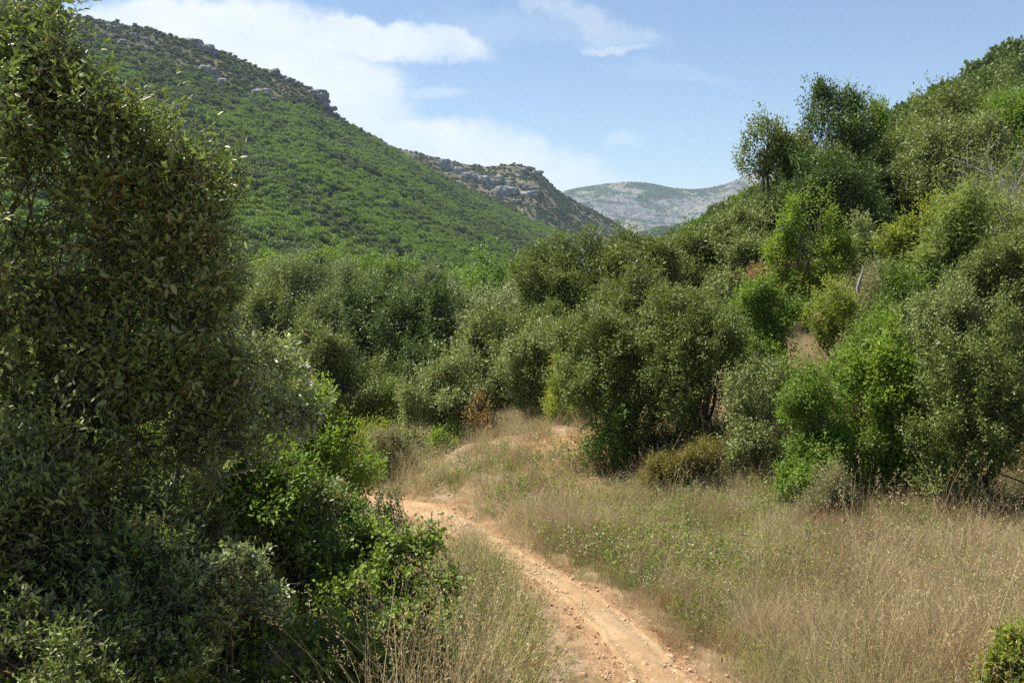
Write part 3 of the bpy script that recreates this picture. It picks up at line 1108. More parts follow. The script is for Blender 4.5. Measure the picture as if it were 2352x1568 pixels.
plant("oak", "dark green oak filling the gap between the hollow and the grey-green round oak", "tree", 1010, 720, 940, 120, 44, 'oak_dark', 'egg', 9, group=V)

# beside the end of the path
B = "bushes around the dry bank"
plant("holm_oak", "broad grey-green rounded oak above the dry bank, its sunlit side pale", "tree", 1120, 738, 1000, 235, 27.5, 'oak_grey', 'dome', 16, group=B, layers=5)
plant("olive_bush", "pale silvery bush at the corner of the bank over the dark hollow", "bush", 1022, 862, 1060, 160, 20.0, 'oak_grey', 'egg', 13, group=B, ragged=.9, layers=5)
plant("laurel_bush", "small deep green bush wedged between the silvery bush and the dark hollow", "bush", 975, 885, 1010, 70, 27, 'mastic', 'egg', 7, group=B)
plant("holm_oak", "grey-green oak with hidden trunk between the rounded oak and the large front oak", "tree", 1255, 752, 1000, 190, 20.5, 'oak_grey', 'dome', 13, group=B, layers=5)
plant("ash_sapling", "light green sapling poking out among the dark oak foliage over the bank", "sapling", 1287, 828, 985, 60, 19.0, 'yellow', 'egg', 7, 3.2, group=B)
plant("broom_bush", "yellow-green broom bush at the top edge of the dry bank", "bush", 1325, 872, 1003, 100, 18.8, 'yellow', 'dome', 9, 4.5, group=B, leaf=.05)
plant("dead_bush", "rusty brown dried-out bush below the grey-green rounded oak", "bush", 1112, 905, 1022, 70, 19.2, 'dry', 'egg', 9, 1.2, group=B, ragged=.7, carve=.4)
plant("mastic_bush", "low vivid green bush on the edge of the bank below the silvery bush", "bush", 1045, 988, 1062, 88, 19.2, 'bright', 'dome', 7, 5.0, group=B)
plant("mastic_bush", "low vivid green mound just below the other one, nearer the path", "bush", 1015, 1030, 1085, 60, 18.6, 'bright', 'dome', 5, 5.0, group=B)
plant("heather_bush", "olive scrubby bush beside the last visible bit of the path", "bush", 880, 1010, 1135, 130, 17.8, 'heather', 'dome', 9, 4.0, group=B, stems=4)
plant("heather_bush", "yellowish topped scrub in front of the shaded hollow", "bush", 880, 975, 1060, 80, 22, 'yellow', 'dome', 7, 4.0, group=B)
plant("heather_bush", "grey-green scrub between the shaded hollow and the bank's edge", "bush", 945, 1000, 1085, 100, 20, 'oak_grey', 'dome', 8, 4.2, group=B)

# the tall clump of holm oaks
T = "holm oaks of the tall clump beside the path"
plant("holm_oak", "tallest rounded oak at the outer end of the clump, facing the wooded hill", "tree", 1300, 562, 860, 210, 31, 'oak', lobes=[
    (1300, 616, 48, 0), (1255, 644, 44, 0), (1345, 624, 50, 0), (1240, 704, 46, 0), (1300, 704, 60, -1), (1370, 694, 52, 0), (1260, 769, 55, -1), (1330, 768, 58, -1), (1225, 754, 40, 0), (1290, 838, 50, -1)], group=T, layers=5)
plant("holm_oak", "oak in the middle of the clump with a crown of many upright shoots", "tree", 1440, 544, 820, 230, 31, 'oak', lobes=[
    (1380, 586, 42, 0), (1430, 599, 46, 0), (1490, 599, 46, 0), (1400, 654, 54, -1), (1460, 664, 60, -1), (1525, 664, 52, 0), (1420, 744, 60, -1), (1490, 754, 62, -1), (1550, 624, 40, 0)], group=T, layers=5)
plant("holm_oak", "oak at the clump's inner end, below the gap with the far mountain", "tree", 1600, 534, 800, 190, 33, 'oak', lobes=[
    (1600, 577, 42, 0), (1560, 614, 44, 0), (1640, 609, 48, 0), (1600, 674, 58, -1), (1665, 664, 46, 0), (1550, 704, 50, 0), (1630, 744, 55, -1)], group=T, layers=5)
plant("holm_oak", "large oak standing in front of the clump with black shade under its skirt", "tree", 1430, 702, 1075, 270, 16.8, 'oak', lobes=[
    (1400, 766, 58, 0), (1470, 759, 55, 0), (1350, 808, 50, 0), (1430, 818, 66, -.5), (1510, 808, 58, 0), (1380, 888, 60, -.5), (1460, 898, 62, -.8), (1530, 898, 55, 0), (1420, 968, 55, -.5), (1500, 973, 60, -.5),
    (1560, 1008, 48, 0), (1450, 1038, 45, 0)], group=T, layers=5)
plant("holm_oak", "dense oak right beside the large front one, darker towards its base", "tree", 1590, 682, 1080, 220, 16.4, 'oak', lobes=[
    (1580, 739, 54, 0), (1640, 754, 48, 0), (1540, 778, 48, 0), (1600, 808, 60, -.5), (1665, 808, 50, 0), (1570, 888, 56, -.5), (1640, 898, 58, -.3), (1600, 978, 52, 0), (1660, 988, 45, 0), (1620, 1048, 45, 0)], group=T, layers=5)
plant("mastic_bush", "bright leafy bush leaning out from under the large front oak onto the bank", "bush", 1420, 960, 1108, 120, 16.2, 'mastic', 'egg', 11, 3.6, group=B, stems=4, ragged=.7)
plant("mastic_bush", "small glossy green bush hugging the shaded base of the oak clump", "bush", 1500, 1010, 1100, 110, 16.4, 'oak_dark', 'dome', 8, 5.0, group=B)

# trees on the slope
S = "trees and shrubs on the rising slope"
plant("holm_oak", "tallest tree with an open see-through top rising against the blue sky", "tree", 1925, 200, 700, 260, 35, 'oak_dark', lobes=[
    (1908, 232, 30, 0), (1890, 270, 38, 0), (1940, 265, 38, 0), (1870, 315, 40, 0), (1925, 320, 50, -1), (1975, 305, 38, 0), (1960, 350, 44, 0), (1890, 375, 46, 0), (1995, 345, 30, 0),
    (1940, 430, 70, -1), (1880, 470, 60, 0), (2000, 450, 60, 0), (1940, 540, 75, 0)], group=S, layers=3.0, inner=.4, maxn=60000, carve=.32, ragged=.4, trunk_r=.07)
plant("holm_oak", "tree forming the stepped shoulder beside the tall open-topped one, over the far mountain", "tree", 1785, 280, 640, 190, 34, 'oak', lobes=[
    (1808, 312, 30, 0), (1765, 340, 36, 0), (1812, 355, 38, 0), (1840, 340, 26, 0), (1752, 400, 42, 0), (1810, 420, 50, 0), (1745, 470, 46, 0), (1800, 500, 56, 0), (1720, 545, 48, 0), (1770, 590, 56, 0), (1855, 400, 40, 0), (1860, 480, 50, 0)], group=S, layers=3.8, inner=.55)
plant("young_oak", "small pointed tree top standing up just beside the tall open-topped tree", "tree", 2010, 240, 470, 85, 38, 'fresh', 'cone', 8, 4.2, group=S)
plant("holm_oak", "wide dark oak below the pointed tree top", "tree", 2060, 325, 640, 270, 36, 'oak', lobes=[
    (2060, 375, 50, 0), (2000, 410, 52, -1), (2110, 400, 54, 0), (2165, 440, 50, 0), (2060, 470, 66, -1), (2130, 500, 60, -1), (1990, 500, 60, -1), (2080, 560, 64, -1), (2160, 560, 55, 0)], group=S, layers=4.6)
plant("holm_oak", "dark oak directly behind the vivid green strawberry tree", "tree", 1930, 400, 680, 230, 31, 'oak_dark', 'dome', 15, 5, group=S)
plant("holm_oak", "greyish oak between the wide dark oak and the bare twiggy shrub", "tree", 2190, 320, 620, 210, 33, 'oak_grey', 'egg', 14, 4.6, group=S)
plant("holm_oak", "green oak on the steep slope just under the skyline of the hillside", "tree", 2235, 205, 460, 200, 50, 'oak', 'dome', 13, 4.6, group=S)
plant("holm_oak", "green oak with yellowish sprays by the picture's edge below the skyline", "tree", 2345, 240, 480, 190, 42, 'fresh', 'dome', 12, 4.6, group=S)
plant("holm_oak", "low grey oak covering the pale slope beneath the green skyline oak", "tree", 2120, 300, 430, 170, 55, 'oak_grey', 'dome', 11, 4.6, group=S)
plant("holm_oak", "pale edged oak between the clump and the stepped shoulder tree", "tree", 1690, 478, 740, 150, 32, 'oak_grey', 'egg', 12, 5, group=S)
plant("strawberry_tree", "vivid yellow-green tree with dark stems, standing out from the dark oaks", "tree", 1850, 432, 740, 170, 23.5, 'bright', lobes=[
    (1845, 470, 28, 0), (1885, 480, 28, 0), (1815, 505, 26, 0), (1858, 520, 30, 0), (1905, 535, 26, 0), (1805, 560, 28, 0), (1850, 575, 32, 0), (1910, 590, 30, 0), (1780, 620, 30, 0), (1830, 640, 30, 0), (1890, 640, 32, 0), (1935, 600, 24, 0)],
      group=S, layers=3.0, inner=.3, stems=3, twigs=8)
plant("ash_tree", "tree with long narrow bluish green drooping leaves above the dark mastic bush", "tree", 2200, 462, 800, 220, 19.5, 'ash', lobes=[
    (2210, 510, 48, 0), (2150, 550, 48, 0), (2260, 550, 48, 0), (2200, 590, 58, 0), (2285, 610, 45, 0), (2150, 640, 45, 0), (2240, 660, 55, 0), (2190, 710, 45, 0)], group=S, layers=3.6, droop=.35, leaf_px=4, ragged=.65)
plant("yellow_shrub", "yellow-green shrub between the wide dark oak and the narrow-leaved tree", "bush", 2125, 470, 640, 120, 22.5, 'yellow', 'egg', 8, 3.6, group=S)
plant("yellow_shrub", "yellow-tinged shrub at the picture's edge under the bare twiggy shrub", "bush", 2345, 480, 700, 120, 22, 'yellow', 'egg', 9, 3.8, group=S)
plant("fresh_oak", "green tree below the bare twiggy shrub, behind the narrow-leaved tree", "tree", 2310, 570, 880, 200, 17.5, 'oak', 'dome', 14, 5, group=S)
plant("mastic_bush", "deep green rounded bush under the narrow-leaved tree, below the grey dead stick", "bush", 2060, 640, 790, 160, 18.8, 'mastic', 'dome', 10, 5, group=S)
plant("scrub_bush", "olive green shrub with thin grey stems beside the oak clump", "bush", 1735, 655, 850, 215, 18.8, 'fresh', 'dome', 13, 3.8, group=S, stems=5)
plant("young_ash", "slim light green sapling in the middle of the slope above the brown grass gap", "sapling", 1915, 650, 850, 115, 18, 'yellow', lobes=[
    (1915, 680, 28, 0), (1895, 720, 28, 0), (1940, 730, 28, 0), (1915, 770, 32, 0), (1960, 790, 26, 0), (1890, 800, 24, 0)], group=S, layers=3.2, stems=2)
plant("young_ash", "leafy sapling leaning over the second brown grass gap of the slope", "sapling", 1985, 770, 900, 120, 16.8, 'fresh', 'dome', 8, 3.6, group=S, stems=2)
plant("scrub_bush", "thin grey-green shrub under the stick, among pale dry grass", "bush", 2005, 655, 740, 90, 21.5, 'heather', 'dome', 7, 3.0, group=S, stems=3)
plant("scrub_bush", "greyish green shrub behind the vivid green tree's stems", "bush", 1985, 530, 660, 150, 26, 'oak_grey', 'dome', 9, 4.0, group=S, stems=3)
plant("scrub_bush", "brown tinged shrub beside the trunk of the vivid green tree", "bush", 1765, 610, 690, 90, 24, 'dry', 'dome', 7, 2.6, group=S, stems=3)

plant("scrub_bush", "olive green bush behind the yellow-green sapling, hiding the slope above it", "bush", 1985, 600, 760, 170, 25, 'oak', 'dome', 10, 4.2, group=S, stems=3)
plant("holm_oak", "low oak bush bridging the oak clump and the vivid green tree", "bush", 1745, 560, 760, 190, 27, 'oak', 'dome', 12, 4.6, group=S, stems=3)
plant("scrub_bush", "dull green bush under the fan of bleached twigs, above the black shade", "bush", 1790, 850, 990, 150, 16.6, 'fresh', 'dome', 10, 4.2, group=S, stems=4)
plant("holm_oak", "grey-green oak bush under the narrow-leaved tree, beside the leaning sapling", "bush", 2085, 740, 880, 170, 16.8, 'oak_grey', 'dome', 11, 4.4, group=S, stems=3)
plant("holm_oak", "oak crown crowding between the narrow-leaved tree and the edge of the picture", "tree", 2300, 420, 700, 180, 26, 'oak', 'egg', 12, 4.6, group=S)
plant("holm_oak", "oak crown filling the gap under the stepped shoulder tree", "tree", 1700, 600, 800, 170, 26, 'oak_grey', 'dome', 11, 4.6, group=S)
plant("holm_oak", "dark oak in the second row, straight behind the large front oak", "tree", 1500, 662, 900, 230, 23, 'oak', 'dome', 13, 4.6, group=T)
plant("holm_oak", "oak in the second row behind the grey-green oak with hidden trunk", "tree", 1250, 712, 900, 200, 26, 'oak', 'dome', 12, 4.6, group=T)

# front bushes
E = "bushes along the far edge of the meadow"
plant("evergreen_bush", "bright leafy bush that steps furthest out into the dry meadow", "bush", 1885, 838, 1160, 200, 13.4, 'fresh', lobes=[
    (1890, 885, 42, 0), (1845, 925, 40, 0), (1940, 915, 44, 0), (1890, 970, 54, -.3), (1845, 1010, 44, -.2), (1950, 1010, 48, -.2), (1870, 1080, 52, -.4), (1935, 1090, 44, -.2), (1830, 1100, 36, -.2)], group=E, layers=5, stems=4)
plant("evergreen_bush", "green bush with longer pale leaves between the two biggest front bushes", "bush", 2045, 785, 1190, 200, 13.2, 'bright', lobes=[
    (2030, 835, 44, 0), (2085, 850, 46, 0), (2000, 890, 44, 0), (2060, 920, 56, -.2), (2110, 950, 48, 0), (2010, 980, 50, 0), (2070, 1020, 56, -.3), (2120, 1060, 45, -.2), (2010, 1070, 45, 0), (2060, 1120, 45, -.2)], group=E, layers=4.8, stems=4, leaf=.062)
plant("holm_oak", "largest front bush, grey-green oak foliage over dark dead brushwood", "bush", 2230, 800, 1160, 290, 12.4, 'oak', lobes=[
    (2200, 850, 46, 0), (2280, 840, 50, 0), (2345, 870, 46, 0), (2160, 915, 46, 0), (2230, 930, 58, -.2), (2310, 940, 56, -.1), (2370, 960, 48, 0), (2180, 1000, 52, -.2), (2260, 1020, 58, -.3), (2340, 1030, 52, -.1), (2170, 1075, 42, -.2), (2240, 1100, 42, -.2), (2400, 1040, 50, 0)],
      group=E, layers=4.8, stems=4)
plant("holm_oak", "grey-green oak bush just above the largest front bush", "bush", 2180, 690, 920, 190, 15.2, 'oak_grey', 'dome', 12, 4.8, group=E, stems=3)
plant("holm_oak", "dark leaved oak bush at the picture's edge above the largest front bush", "bush", 2325, 720, 940, 170, 14.6, 'oak', 'dome', 12, 4.8, group=E, stems=3)
plant("scrub_bush", "thin bluish grey shrub with dead lower twigs between the oak clump and the front bushes", "bush", 1735, 835, 1110, 190, 14.8, 'oak_grey', lobes=[
    (1720, 880, 40, 0), (1770, 890, 40, 0), (1690, 920, 36, 0), (1745, 945, 44, 0), (1800, 960, 34, 0), (1725, 1020, 46, -.2), (1775, 1045, 40, -.2), (1700, 1070, 34, -.2)], group=E, layers=3.0, stems=6)
plant("juniper", "small brownish juniper in front of the oak clump's black shade", "bush", 1610, 1020, 1108, 85, 14.4, 'juniper', 'cone', 8, 5, group=E, leaf=.05)
plant("juniper", "lowest brownish juniper beside a grey boulder at the meadow's edge", "bush", 1525, 1055, 1120, 90, 14.6, 'juniper', 'dome', 7, 4.5, group=E, leaf=.05)
plant("weedy_bush", "loose dull green weedy bush standing in the grass before the front bushes", "bush", 1895, 1095, 1200, 120, 12.4, 'heather', 'dome', 8, 3.4, group=E, stems=4)
plant("evergreen_bush", "vivid yellow-green bush cut by the corner of the picture beside the dry meadow", "bush", 2345, 1385, 1640, 230, 5.0, 'yellow', lobes=[
    (2335, 1490, 40, 0), (2375, 1470, 44, 0), (2310, 1535, 40, 0), (2365, 1540, 54, 0), (2290, 1590, 40, 0), (2350, 1600, 60, 0), (2430, 1500, 60, 0)], group=E, layers=4.5, stems=5, sprig=dict(k=9, len=.14, r=.0014), leaf=.036, ragged=.2, shoots=.1)
# bare and dead shrubs
bare_shrub("bare_shrub", "tangle of thin grey bare twigs high on the slope by the picture edge", "shrub", 2330, 270, 560, 300, 20.5, WOOD_GREY, 64, 7, S, 3, .014, .15, ('yellow', .06))
bare_shrub("dead_shrub", "flat-topped dead shrub of crooked silver branches in the middle of the slope", "shrub", 2040, 562, 680, 150, 23, WOOD_GREY, 26, 6, S, 5, .014, .05)
bare_shrub("dead_shrub", "fan of bleached bare twigs under the olive green shrub beside the oak clump", "shrub", 1765, 790, 860, 110, 17.4, WOOD_GREY, 34, 6, S, 8, .007, .35)
bare_shrub("dead_shrub", "small dead shrub with one pale bent branch at the shaded side of the oak clump", "shrub", 1690, 915, 990, 110, 15.0, WOOD_BROWN, 14, 5, E, 9, .007, .3)
bare_shrub("brushwood", "heap of dark dead twigs in the shade under the largest front bush", "brushwood", 2280, 1125, 1250, 230, 11.6, WOOD_BROWN, 70, 6, E, 10, .008, .4)
bare_shrub("brushwood", "brown tangled bramble canes at the shaded foot of the pale-leaved front bush", "brushwood", 2060, 1120, 1215, 170, 11.9, WOOD_BROWN, 44, 4, E, 12, .005, .5)


def dead_stick():
    a = at(1972, 712, 21)
    b = H(a[0], 21)
    z0 = min(a[2], b - .05)
    root = thing("dead_stick", "single crooked grey stick standing upright in the middle of the slope", "stick", (a[0], 21, z0))
    bag = Bag()
    p = [np.array([0, 0, 0])] + [at(x, y, 21) - np.array([a[0], 21, z0]) for x, y in ((1972, 700), (1973, 680), (1970, 660), (1976, 640), (1982, 622), (1984, 612))]
    add_tube(bag, np.array(p), np.array([.05, .045, .04, .036, .032, .022, .012]), 6)
    add_tube(bag, np.array([p[2], p[2] + np.array([.12, .02, .02]), p[2] + np.array([.26, .02, -.02])]), np.array([.02, .016, .008]), 5)
    link("stem", bag.mesh("stem", WOOD_GREY, True), root)


dead_stick()

# ------------------------------------------------------------------ the near oaks and the thicket
SP = dict(k=12, len=.34, r=.0024, up=.45)
plant("holm_oak", "huge holm oak filling the whole edge of the picture with leathery glossy leaves", "tree", 130, -100, 1120, 900, 5.6, 'near_oak', sprig=SP, layers=2.9, maxn=120000, ragged=.42, carve=.42, shoots=.38, base_px=-330, trunk_r=.020, bark=BARK, leaf=.061, twigs=16, inner=.4, lobes=[
    (60, 20, 85, 0), (-90, 20, 120, .1), (30, 130, 105, .1), (-40, 190, 130, .2), (130, 245, 105, .0), (10, 260, 130, .3), (120, 130, 75, 0), (190, 215, 85, 0), (280, 290, 75, 0), (235, 330, 100, .1), (360, 400, 80, 0), (120, 400, 140, .2), (300, 420, 115, .0), (410, 480, 105, .1), (230, 530, 140, .3),
    (435, 570, 80, .0), (380, 640, 120, .2), (80, 620, 150, .2), (450, 690, 65, .1), (230, 740, 150, .1), (380, 780, 120, .0), (60, 850, 160, .3), (300, 900, 140, .1), (150, 1000, 140, .0), (430, 900, 90, .1),
    (-260, 480, 170, -.9), (-220, 280, 170, -.8), (-270, 740, 160, -.9), (-330, 120, 170, -.8), (60, 920, 120, -.1), (200, 960, 110, -.1), (330, 970, 100, -.1), (200, 840, 110, -.1), (-150, 300, 170, .4), (-20, 560, 120, -.1), (20, 760, 120, -.2), (-20, 420, 110, 0), (-150, 650, 190, .5), (-100, 950, 170, .4), (320, 1040, 110, .1), (440, 1010, 80, .2)])  # nearest lobes, out of view, added to the crown to shade the corner bushes
plant("holm_oak", "lower oak bough with pale grey leaf undersides reaching out over the thicket", "tree", 600, 770, 1100, 300, 6.0, 'near_grey', sprig=dict(k=11, len=.26, r=.0025, up=.25), layers=3.0, base_px=260, trunk_r=.022, bark=BARK_PALE, leaf=.054, twigs=9, inner=.5,
      lobes=[
    (560, 825, 55, 0), (610, 850, 55, 0), (520, 880, 70, 0), (590, 920, 70, 0), (655, 905, 48, 0), (680, 945, 36, -.1), (620, 985, 55, 0), (530, 990, 75, .1), (460, 960, 70, .2), (450, 1050, 70, .2), (560, 1040, 55, .1)])
plant("holm_oak", "sunlit grey-green oak sapling low in the thicket beside the bramble", "sapling", 520, 1225, 1480, 260, 4.6, 'near_grey', sprig=dict(k=10, len=.15, r=.002, up=.3), layers=3.4, stems=3, leaf=.036, twigs=9, inner=.35, bark=BARK, trunk_r=.010, lobes=[
    (540, 1275, 40, 0), (500, 1310, 42, 0), (580, 1300, 36, 0), (450, 1350, 40, 0), (530, 1370, 48, 0), (610, 1350, 36, .1), (640, 1400, 34, 0), (480, 1420, 42, 0), (430, 1440, 36, 0)])
plant("hackberry", "leafy green tree with soft bright leaves in the thicket behind the oak bough", "tree", 705, 945, 1240, 300, 8.8, 'bright', layers=4.4, stems=4, leaf=.046, lobes=[
    (790, 985, 42, 0), (820, 1025, 38, -.1), (740, 985, 46, .1), (690, 1010, 55, .2), (770, 1055, 52, 0), (700, 1080, 60, .1), (620, 1050, 62, .3), (740, 1130, 52, 0), (650, 1140, 60, .1), (800, 1095, 34, 0), (590, 1130, 60, .3)])
plant("thicket_bush", "leaf-filled shrub deep behind the huge oak, its leaves glowing yellow-green", "bush", 180, 760, 1180, 560, 7.6, 'bright', layers=3.2, stems=4, leaf=.06, n=22, shape='dome', bark=BARK_PALE, trunk_r=.05)
plant("thicket_bush", "dull grey-green bush between the leafy green tree and the bramble", "bush", 640, 1120, 1400, 300, 7.2, 'near_grey', n=15, shape='dome', layers=4.4, stems=4, leaf=.045, mat=LM['oak_grey'])
plant("shade_bush", "low dark shrub covering the shaded ground at the very bottom, under the corner shade", "bush", 330, 1400, 1760, 420, 4.4, 'near_oak', sprig=dict(k=10, len=.18, r=.002, up=.3), n=16, shape='dome', layers=4.0, stems=5, leaf=.045, maxn=40000)
plant("shade_bush", "lowest dark shrub in the very corner, hiding the ground under the huge oak", "bush", 130, 1420, 1760, 520, 4.1, 'near_oak', sprig=dict(k=10, len=.18, r=.002, up=.3), n=18, shape='dome', layers=4.2, stems=5, leaf=.042, maxn=45000)
plant("thicket_bush", "mixed green bush filling the dark hollow under the pale oak bough", "bush", 500, 1010, 1330, 360, 7.0, 'fresh', n=18, shape='dome', layers=4.4, stems=5, leaf=.048)
plant("thicket_bush", "dark green bush below the leafy green tree, its foot hidden by the bramble", "bush", 760, 1140, 1330, 200, 8.0, 'mastic', n=12, shape='dome', layers=4.4, stems=5, leaf=.042)
plant("shade_bush", "dark oak shrub in deep shade at the bottom corner under the huge oak", "bush", 110, 1040, 1720, 620, 4.9, 'near_oak', sprig=SP, n=22, shape='dome', layers=4.4, stems=5, leaf=.050, maxn=60000)
plant("shade_bush", "dark leafy shrub between the corner shade and the grey-green sapling", "bush", 380, 1130, 1600, 330, 5.4, 'near_oak', sprig=SP, n=14, shape='dome', layers=3.0, stems=5, leaf=.046, maxn=30000)
plant("mastic_bush", "airy dark sapling with rows of tiny leaflets, standing in front of the orange path", "sapling", 880, 1122, 1260, 130, 8.2, 'mastic', sprig=dict(k=12, len=.26, r=.002, up=.9), layers=1.0, stems=5, leaf=.03, inner=.2, mat=LM['oak_dark'], lobes=[
    (835, 1180, 28, 0), (870, 1160, 28, 0), (905, 1170, 28, 0), (930, 1200, 26, 0), (860, 1210, 34, 0), (900, 1220, 32, 0)])
plant("bramble", "dense sunlit bramble mound beside the path's bend", "bramble", 850, 1215, 1540, 400, 6.9, 'bramble', layers=4.2, stems=8, leaf=.045, sprig=dict(k=9, len=.28, r=.0022, up=.2), trunk_r=.01, inner=.5, lobes=[
    (880, 1265, 48, .2), (960, 1270, 50, .1), (1020, 1310, 44, 0), (810, 1290, 56, .2), (900, 1330, 62, 0), (980, 1360, 56, -.1), (740, 1330, 56, .1), (700, 1280, 50, .3), (660, 1340, 55, .2), (640, 1410, 60, .1), (820, 1390, 66, -.1), (720, 1420, 66, -.2), (910, 1430, 62, -.3), (830, 1480, 62, -.4), (990, 1430, 46, -.3), (1040, 1360, 36, -.1)])
plant("bramble", "shaded bramble tangle at the bottom of the picture behind the golden grass", "bramble", 720, 1400, 1640, 420, 5.3, 'bramble', layers=3.6, stems=8, leaf=.042, sprig=dict(k=9, len=.24, r=.002, up=.2), trunk_r=.01, inner=.5, lobes=[
    (640, 1450, 58, .1), (720, 1480, 66, 0), (800, 1500, 60, 0), (580, 1520, 66, 0), (680, 1560, 70, -.1), (780, 1580, 70, -.1), (870, 1560, 55, -.1), (930, 1600, 55, -.1), (960, 1520, 50, .3), (1010, 1500, 44, .5), (1000, 1440, 44, .7), (1020, 1560, 48, 0), (520, 1480, 60, .1), (480, 1560, 70, 0), (860, 1500, 55, .3), (560, 1440, 50, .2), (555, 1425, 60, .6), (600, 1400, 50, .6)])

# ------------------------------------------------------------------ instancing for what nobody could count
def gn_scatter(name, mesh_variants, P, rot, scl, idx, kind='stuff'):
    """one object whose node group sets the variants' meshes on its points"""
    me = bpy.data.meshes.new(name)
    n = len(P)
    me.vertices.add(n)
    me.vertices.foreach_set('co', np.ascontiguousarray(P, dtype=np.float32).ravel())
    a = me.attributes.new('rot', 'FLOAT_VECTOR', 'POINT')
    a.data.foreach_set('vector', np.ascontiguousarray(rot, dtype=np.float32).ravel())
    a = me.attributes.new('scl', 'FLOAT_VECTOR', 'POINT')
    scl = np.asarray(scl, dtype=np.float32)
    if scl.ndim == 1:
        scl = np.repeat(scl[:, None], 3, 1)
    a.data.foreach_set('vector', np.ascontiguousarray(scl).ravel())
    a = me.attributes.new('idx', 'INT', 'POINT')
    a.data.foreach_set('value', np.asarray(idx, dtype=np.int32))
    o = link(name, me)
    o['kind'] = kind
    t = bpy.data.node_groups.new(name, 'GeometryNodeTree')
    t.interface.new_socket('Geometry', in_out='INPUT', socket_type='NodeSocketGeometry')
    t.interface.new_socket('Geometry', in_out='OUTPUT', socket_type='NodeSocketGeometry')
    gi = t.nodes.new('NodeGroupInput')
    go = t.nodes.new('NodeGroupOutput')
    join = t.nodes.new('GeometryNodeGeometryToInstance')
    for m in reversed(mesh_variants):
        src = bpy.data.objects.new(m.name, m)
        oi = t.nodes.new('GeometryNodeObjectInfo')
        oi.inputs['Object'].default_value = src
        t.links.new(oi.outputs['Geometry'], join.inputs[0])
    ip = t.nodes.new('GeometryNodeInstanceOnPoints')
    t.links.new(gi.outputs[0], ip.inputs['Points'])
    t.links.new(join.outputs[0], ip.inputs['Instance'])
    ip.inputs['Pick Instance'].default_value = True

    def attr(nm, ty):
        q = t.nodes.new('GeometryNodeInputNamedAttribute')
        q.data_type = ty
        q.inputs['Name'].default_value = nm
        return q.outputs[0]
    t.links.new(attr('idx', 'INT'), ip.inputs['Instance Index'])
    t.links.new(attr('rot', 'FLOAT_VECTOR'), ip.inputs['Rotation'])
    t.links.new(attr('scl', 'FLOAT_VECTOR'), ip.inputs['Scale'])
    t.links.new(ip.outputs[0], go.inputs[0])
    md = o.modifiers.new('scatter', 'NODES')
    md.node_group = t
    return o


def forest_tree(name, seed, mat, leaf, n=900, squash=.8):
    """crown of a far tree, about 1 m across and 1 m tall, standing on z = 0"""
    rng = np.random.default_rng(seed)
    k = 9
    lob = np.array([(*(unit(rng.normal(size=3)) * np.array([.28, .28, .16]) * rng.random() ** .4 + np.array([0, 0, .52])), rng.uniform(.2, .32)) for _ in range(k)])
    P, dr, li = clumps_on(rng, lob, n // 8, .08, .6)
    m = len(P) * 8
    pos = np.repeat(P, 8, 0) + rng.normal(size=(m, 3)) * .055
    pos[:, 2] *= squash
    out = np.repeat(dr, 8, 0)
    bag = Bag()
    ax = out * .4 + rng.normal(size=(m, 3)) * .7
    nr = out * .8 + np.array([0, 0, .5]) + rng.normal(size=(m, 3)) * .45
    g = np.repeat(rng.random(len(P)), 8)
    add_leaves(bag, pos, ax, nr, leaf * rng.uniform(.7, 1.3, m), .62, 'rhomb', np.stack([rng.random(m), g, rng.random(m)], 1))
    add_tube(bag, np.array([[0, 0, -.2], [.02, 0, .3], [0, 0, .5]]), np.array([.03, .025, .012]), 5)
    return bag.mesh(name, mat)


F_DARK = leaf_mat("forest_dark", (.060, .092, .016), (.132, .178, .036), (.08, .10, .05), odd_frac=0, spec=.2, transl=.2, by_object=True)
F_LITE = leaf_mat("forest_light", (.108, .185, .016), (.190, .275, .034), (.10, .14, .045), odd_frac=0, spec=.2, transl=.3, by_object=True)
F_GREY = leaf_mat("forest_grey", (.100, .125, .042), (.170, .200, .078), (.14, .15, .10), odd_frac=0, spec=.2, transl=.2, by_object=True)
FT = [forest_tree("tree_crown_dark", 100 + i, F_DARK, .11, 1000, (.75, .9, .8)[i]) for i in range(3)] + \
     [forest_tree("tree_crown_light", 200 + i, F_LITE, .11, 1000, (.8, .7, .85)[i]) for i in range(3)] + \
     [forest_tree("tree_crown_grey", 300 + i, F_GREY, .12, 800, .7) for i in range(2)]


def forest(name, hill, n, size, seed, dark_above=None, sparse=None, light=.5, tmax=1.1, tmin=0.0, squash=1.0):
    rng = np.random.default_rng(seed)
    s, t, P = hill.scatter(n, rng, tmax)
    keep = t > tmin
    q = fbm(P[:, 0] / 45, (P[:, 1] + P[:, 2]) / 45, 4, seed)
    q2 = fbm(P[:, 0] / 14, (P[:, 1] + P[:, 2]) / 14, 3, seed + 3)
    if sparse is not None:
        keep &= sparse(s, t, q2, rng)
    lite = light + q * 1.6 + q2 * .4
    if dark_above is not None:
        lite = lite - np.clip((t - dark_above) / .12, 0, 1) * 1.2
    r = rng.random(len(t))
    kind = np.where(r < lite, 1, np.where(rng.random(len(t)) < .3, 2, 0))
    idx = np.where(kind == 0, rng.integers(0, 3, len(t)), np.where(kind == 1, 3 + rng.integers(0, 3, len(t)), 6 + rng.integers(0, 2, len(t))))
    sc = size * rng.uniform(.55, 1.35, len(t)) * np.where(kind == 2, .8, 1)
    if dark_above is not None:
        sc = sc * (1 - .38 * np.clip((t - dark_above) / .12, 0, 1))
    scl = np.stack([sc, sc, sc * rng.uniform(.8, 1.15, len(t)) * squash], 1)
    rot = np.stack([rng.normal(size=len(t)) * .08, rng.normal(size=len(t)) * .08, rng.random(len(t)) * 6.28], 1)
    return gn_scatter(name, FT, P[keep], rot[keep], scl[keep], idx[keep])


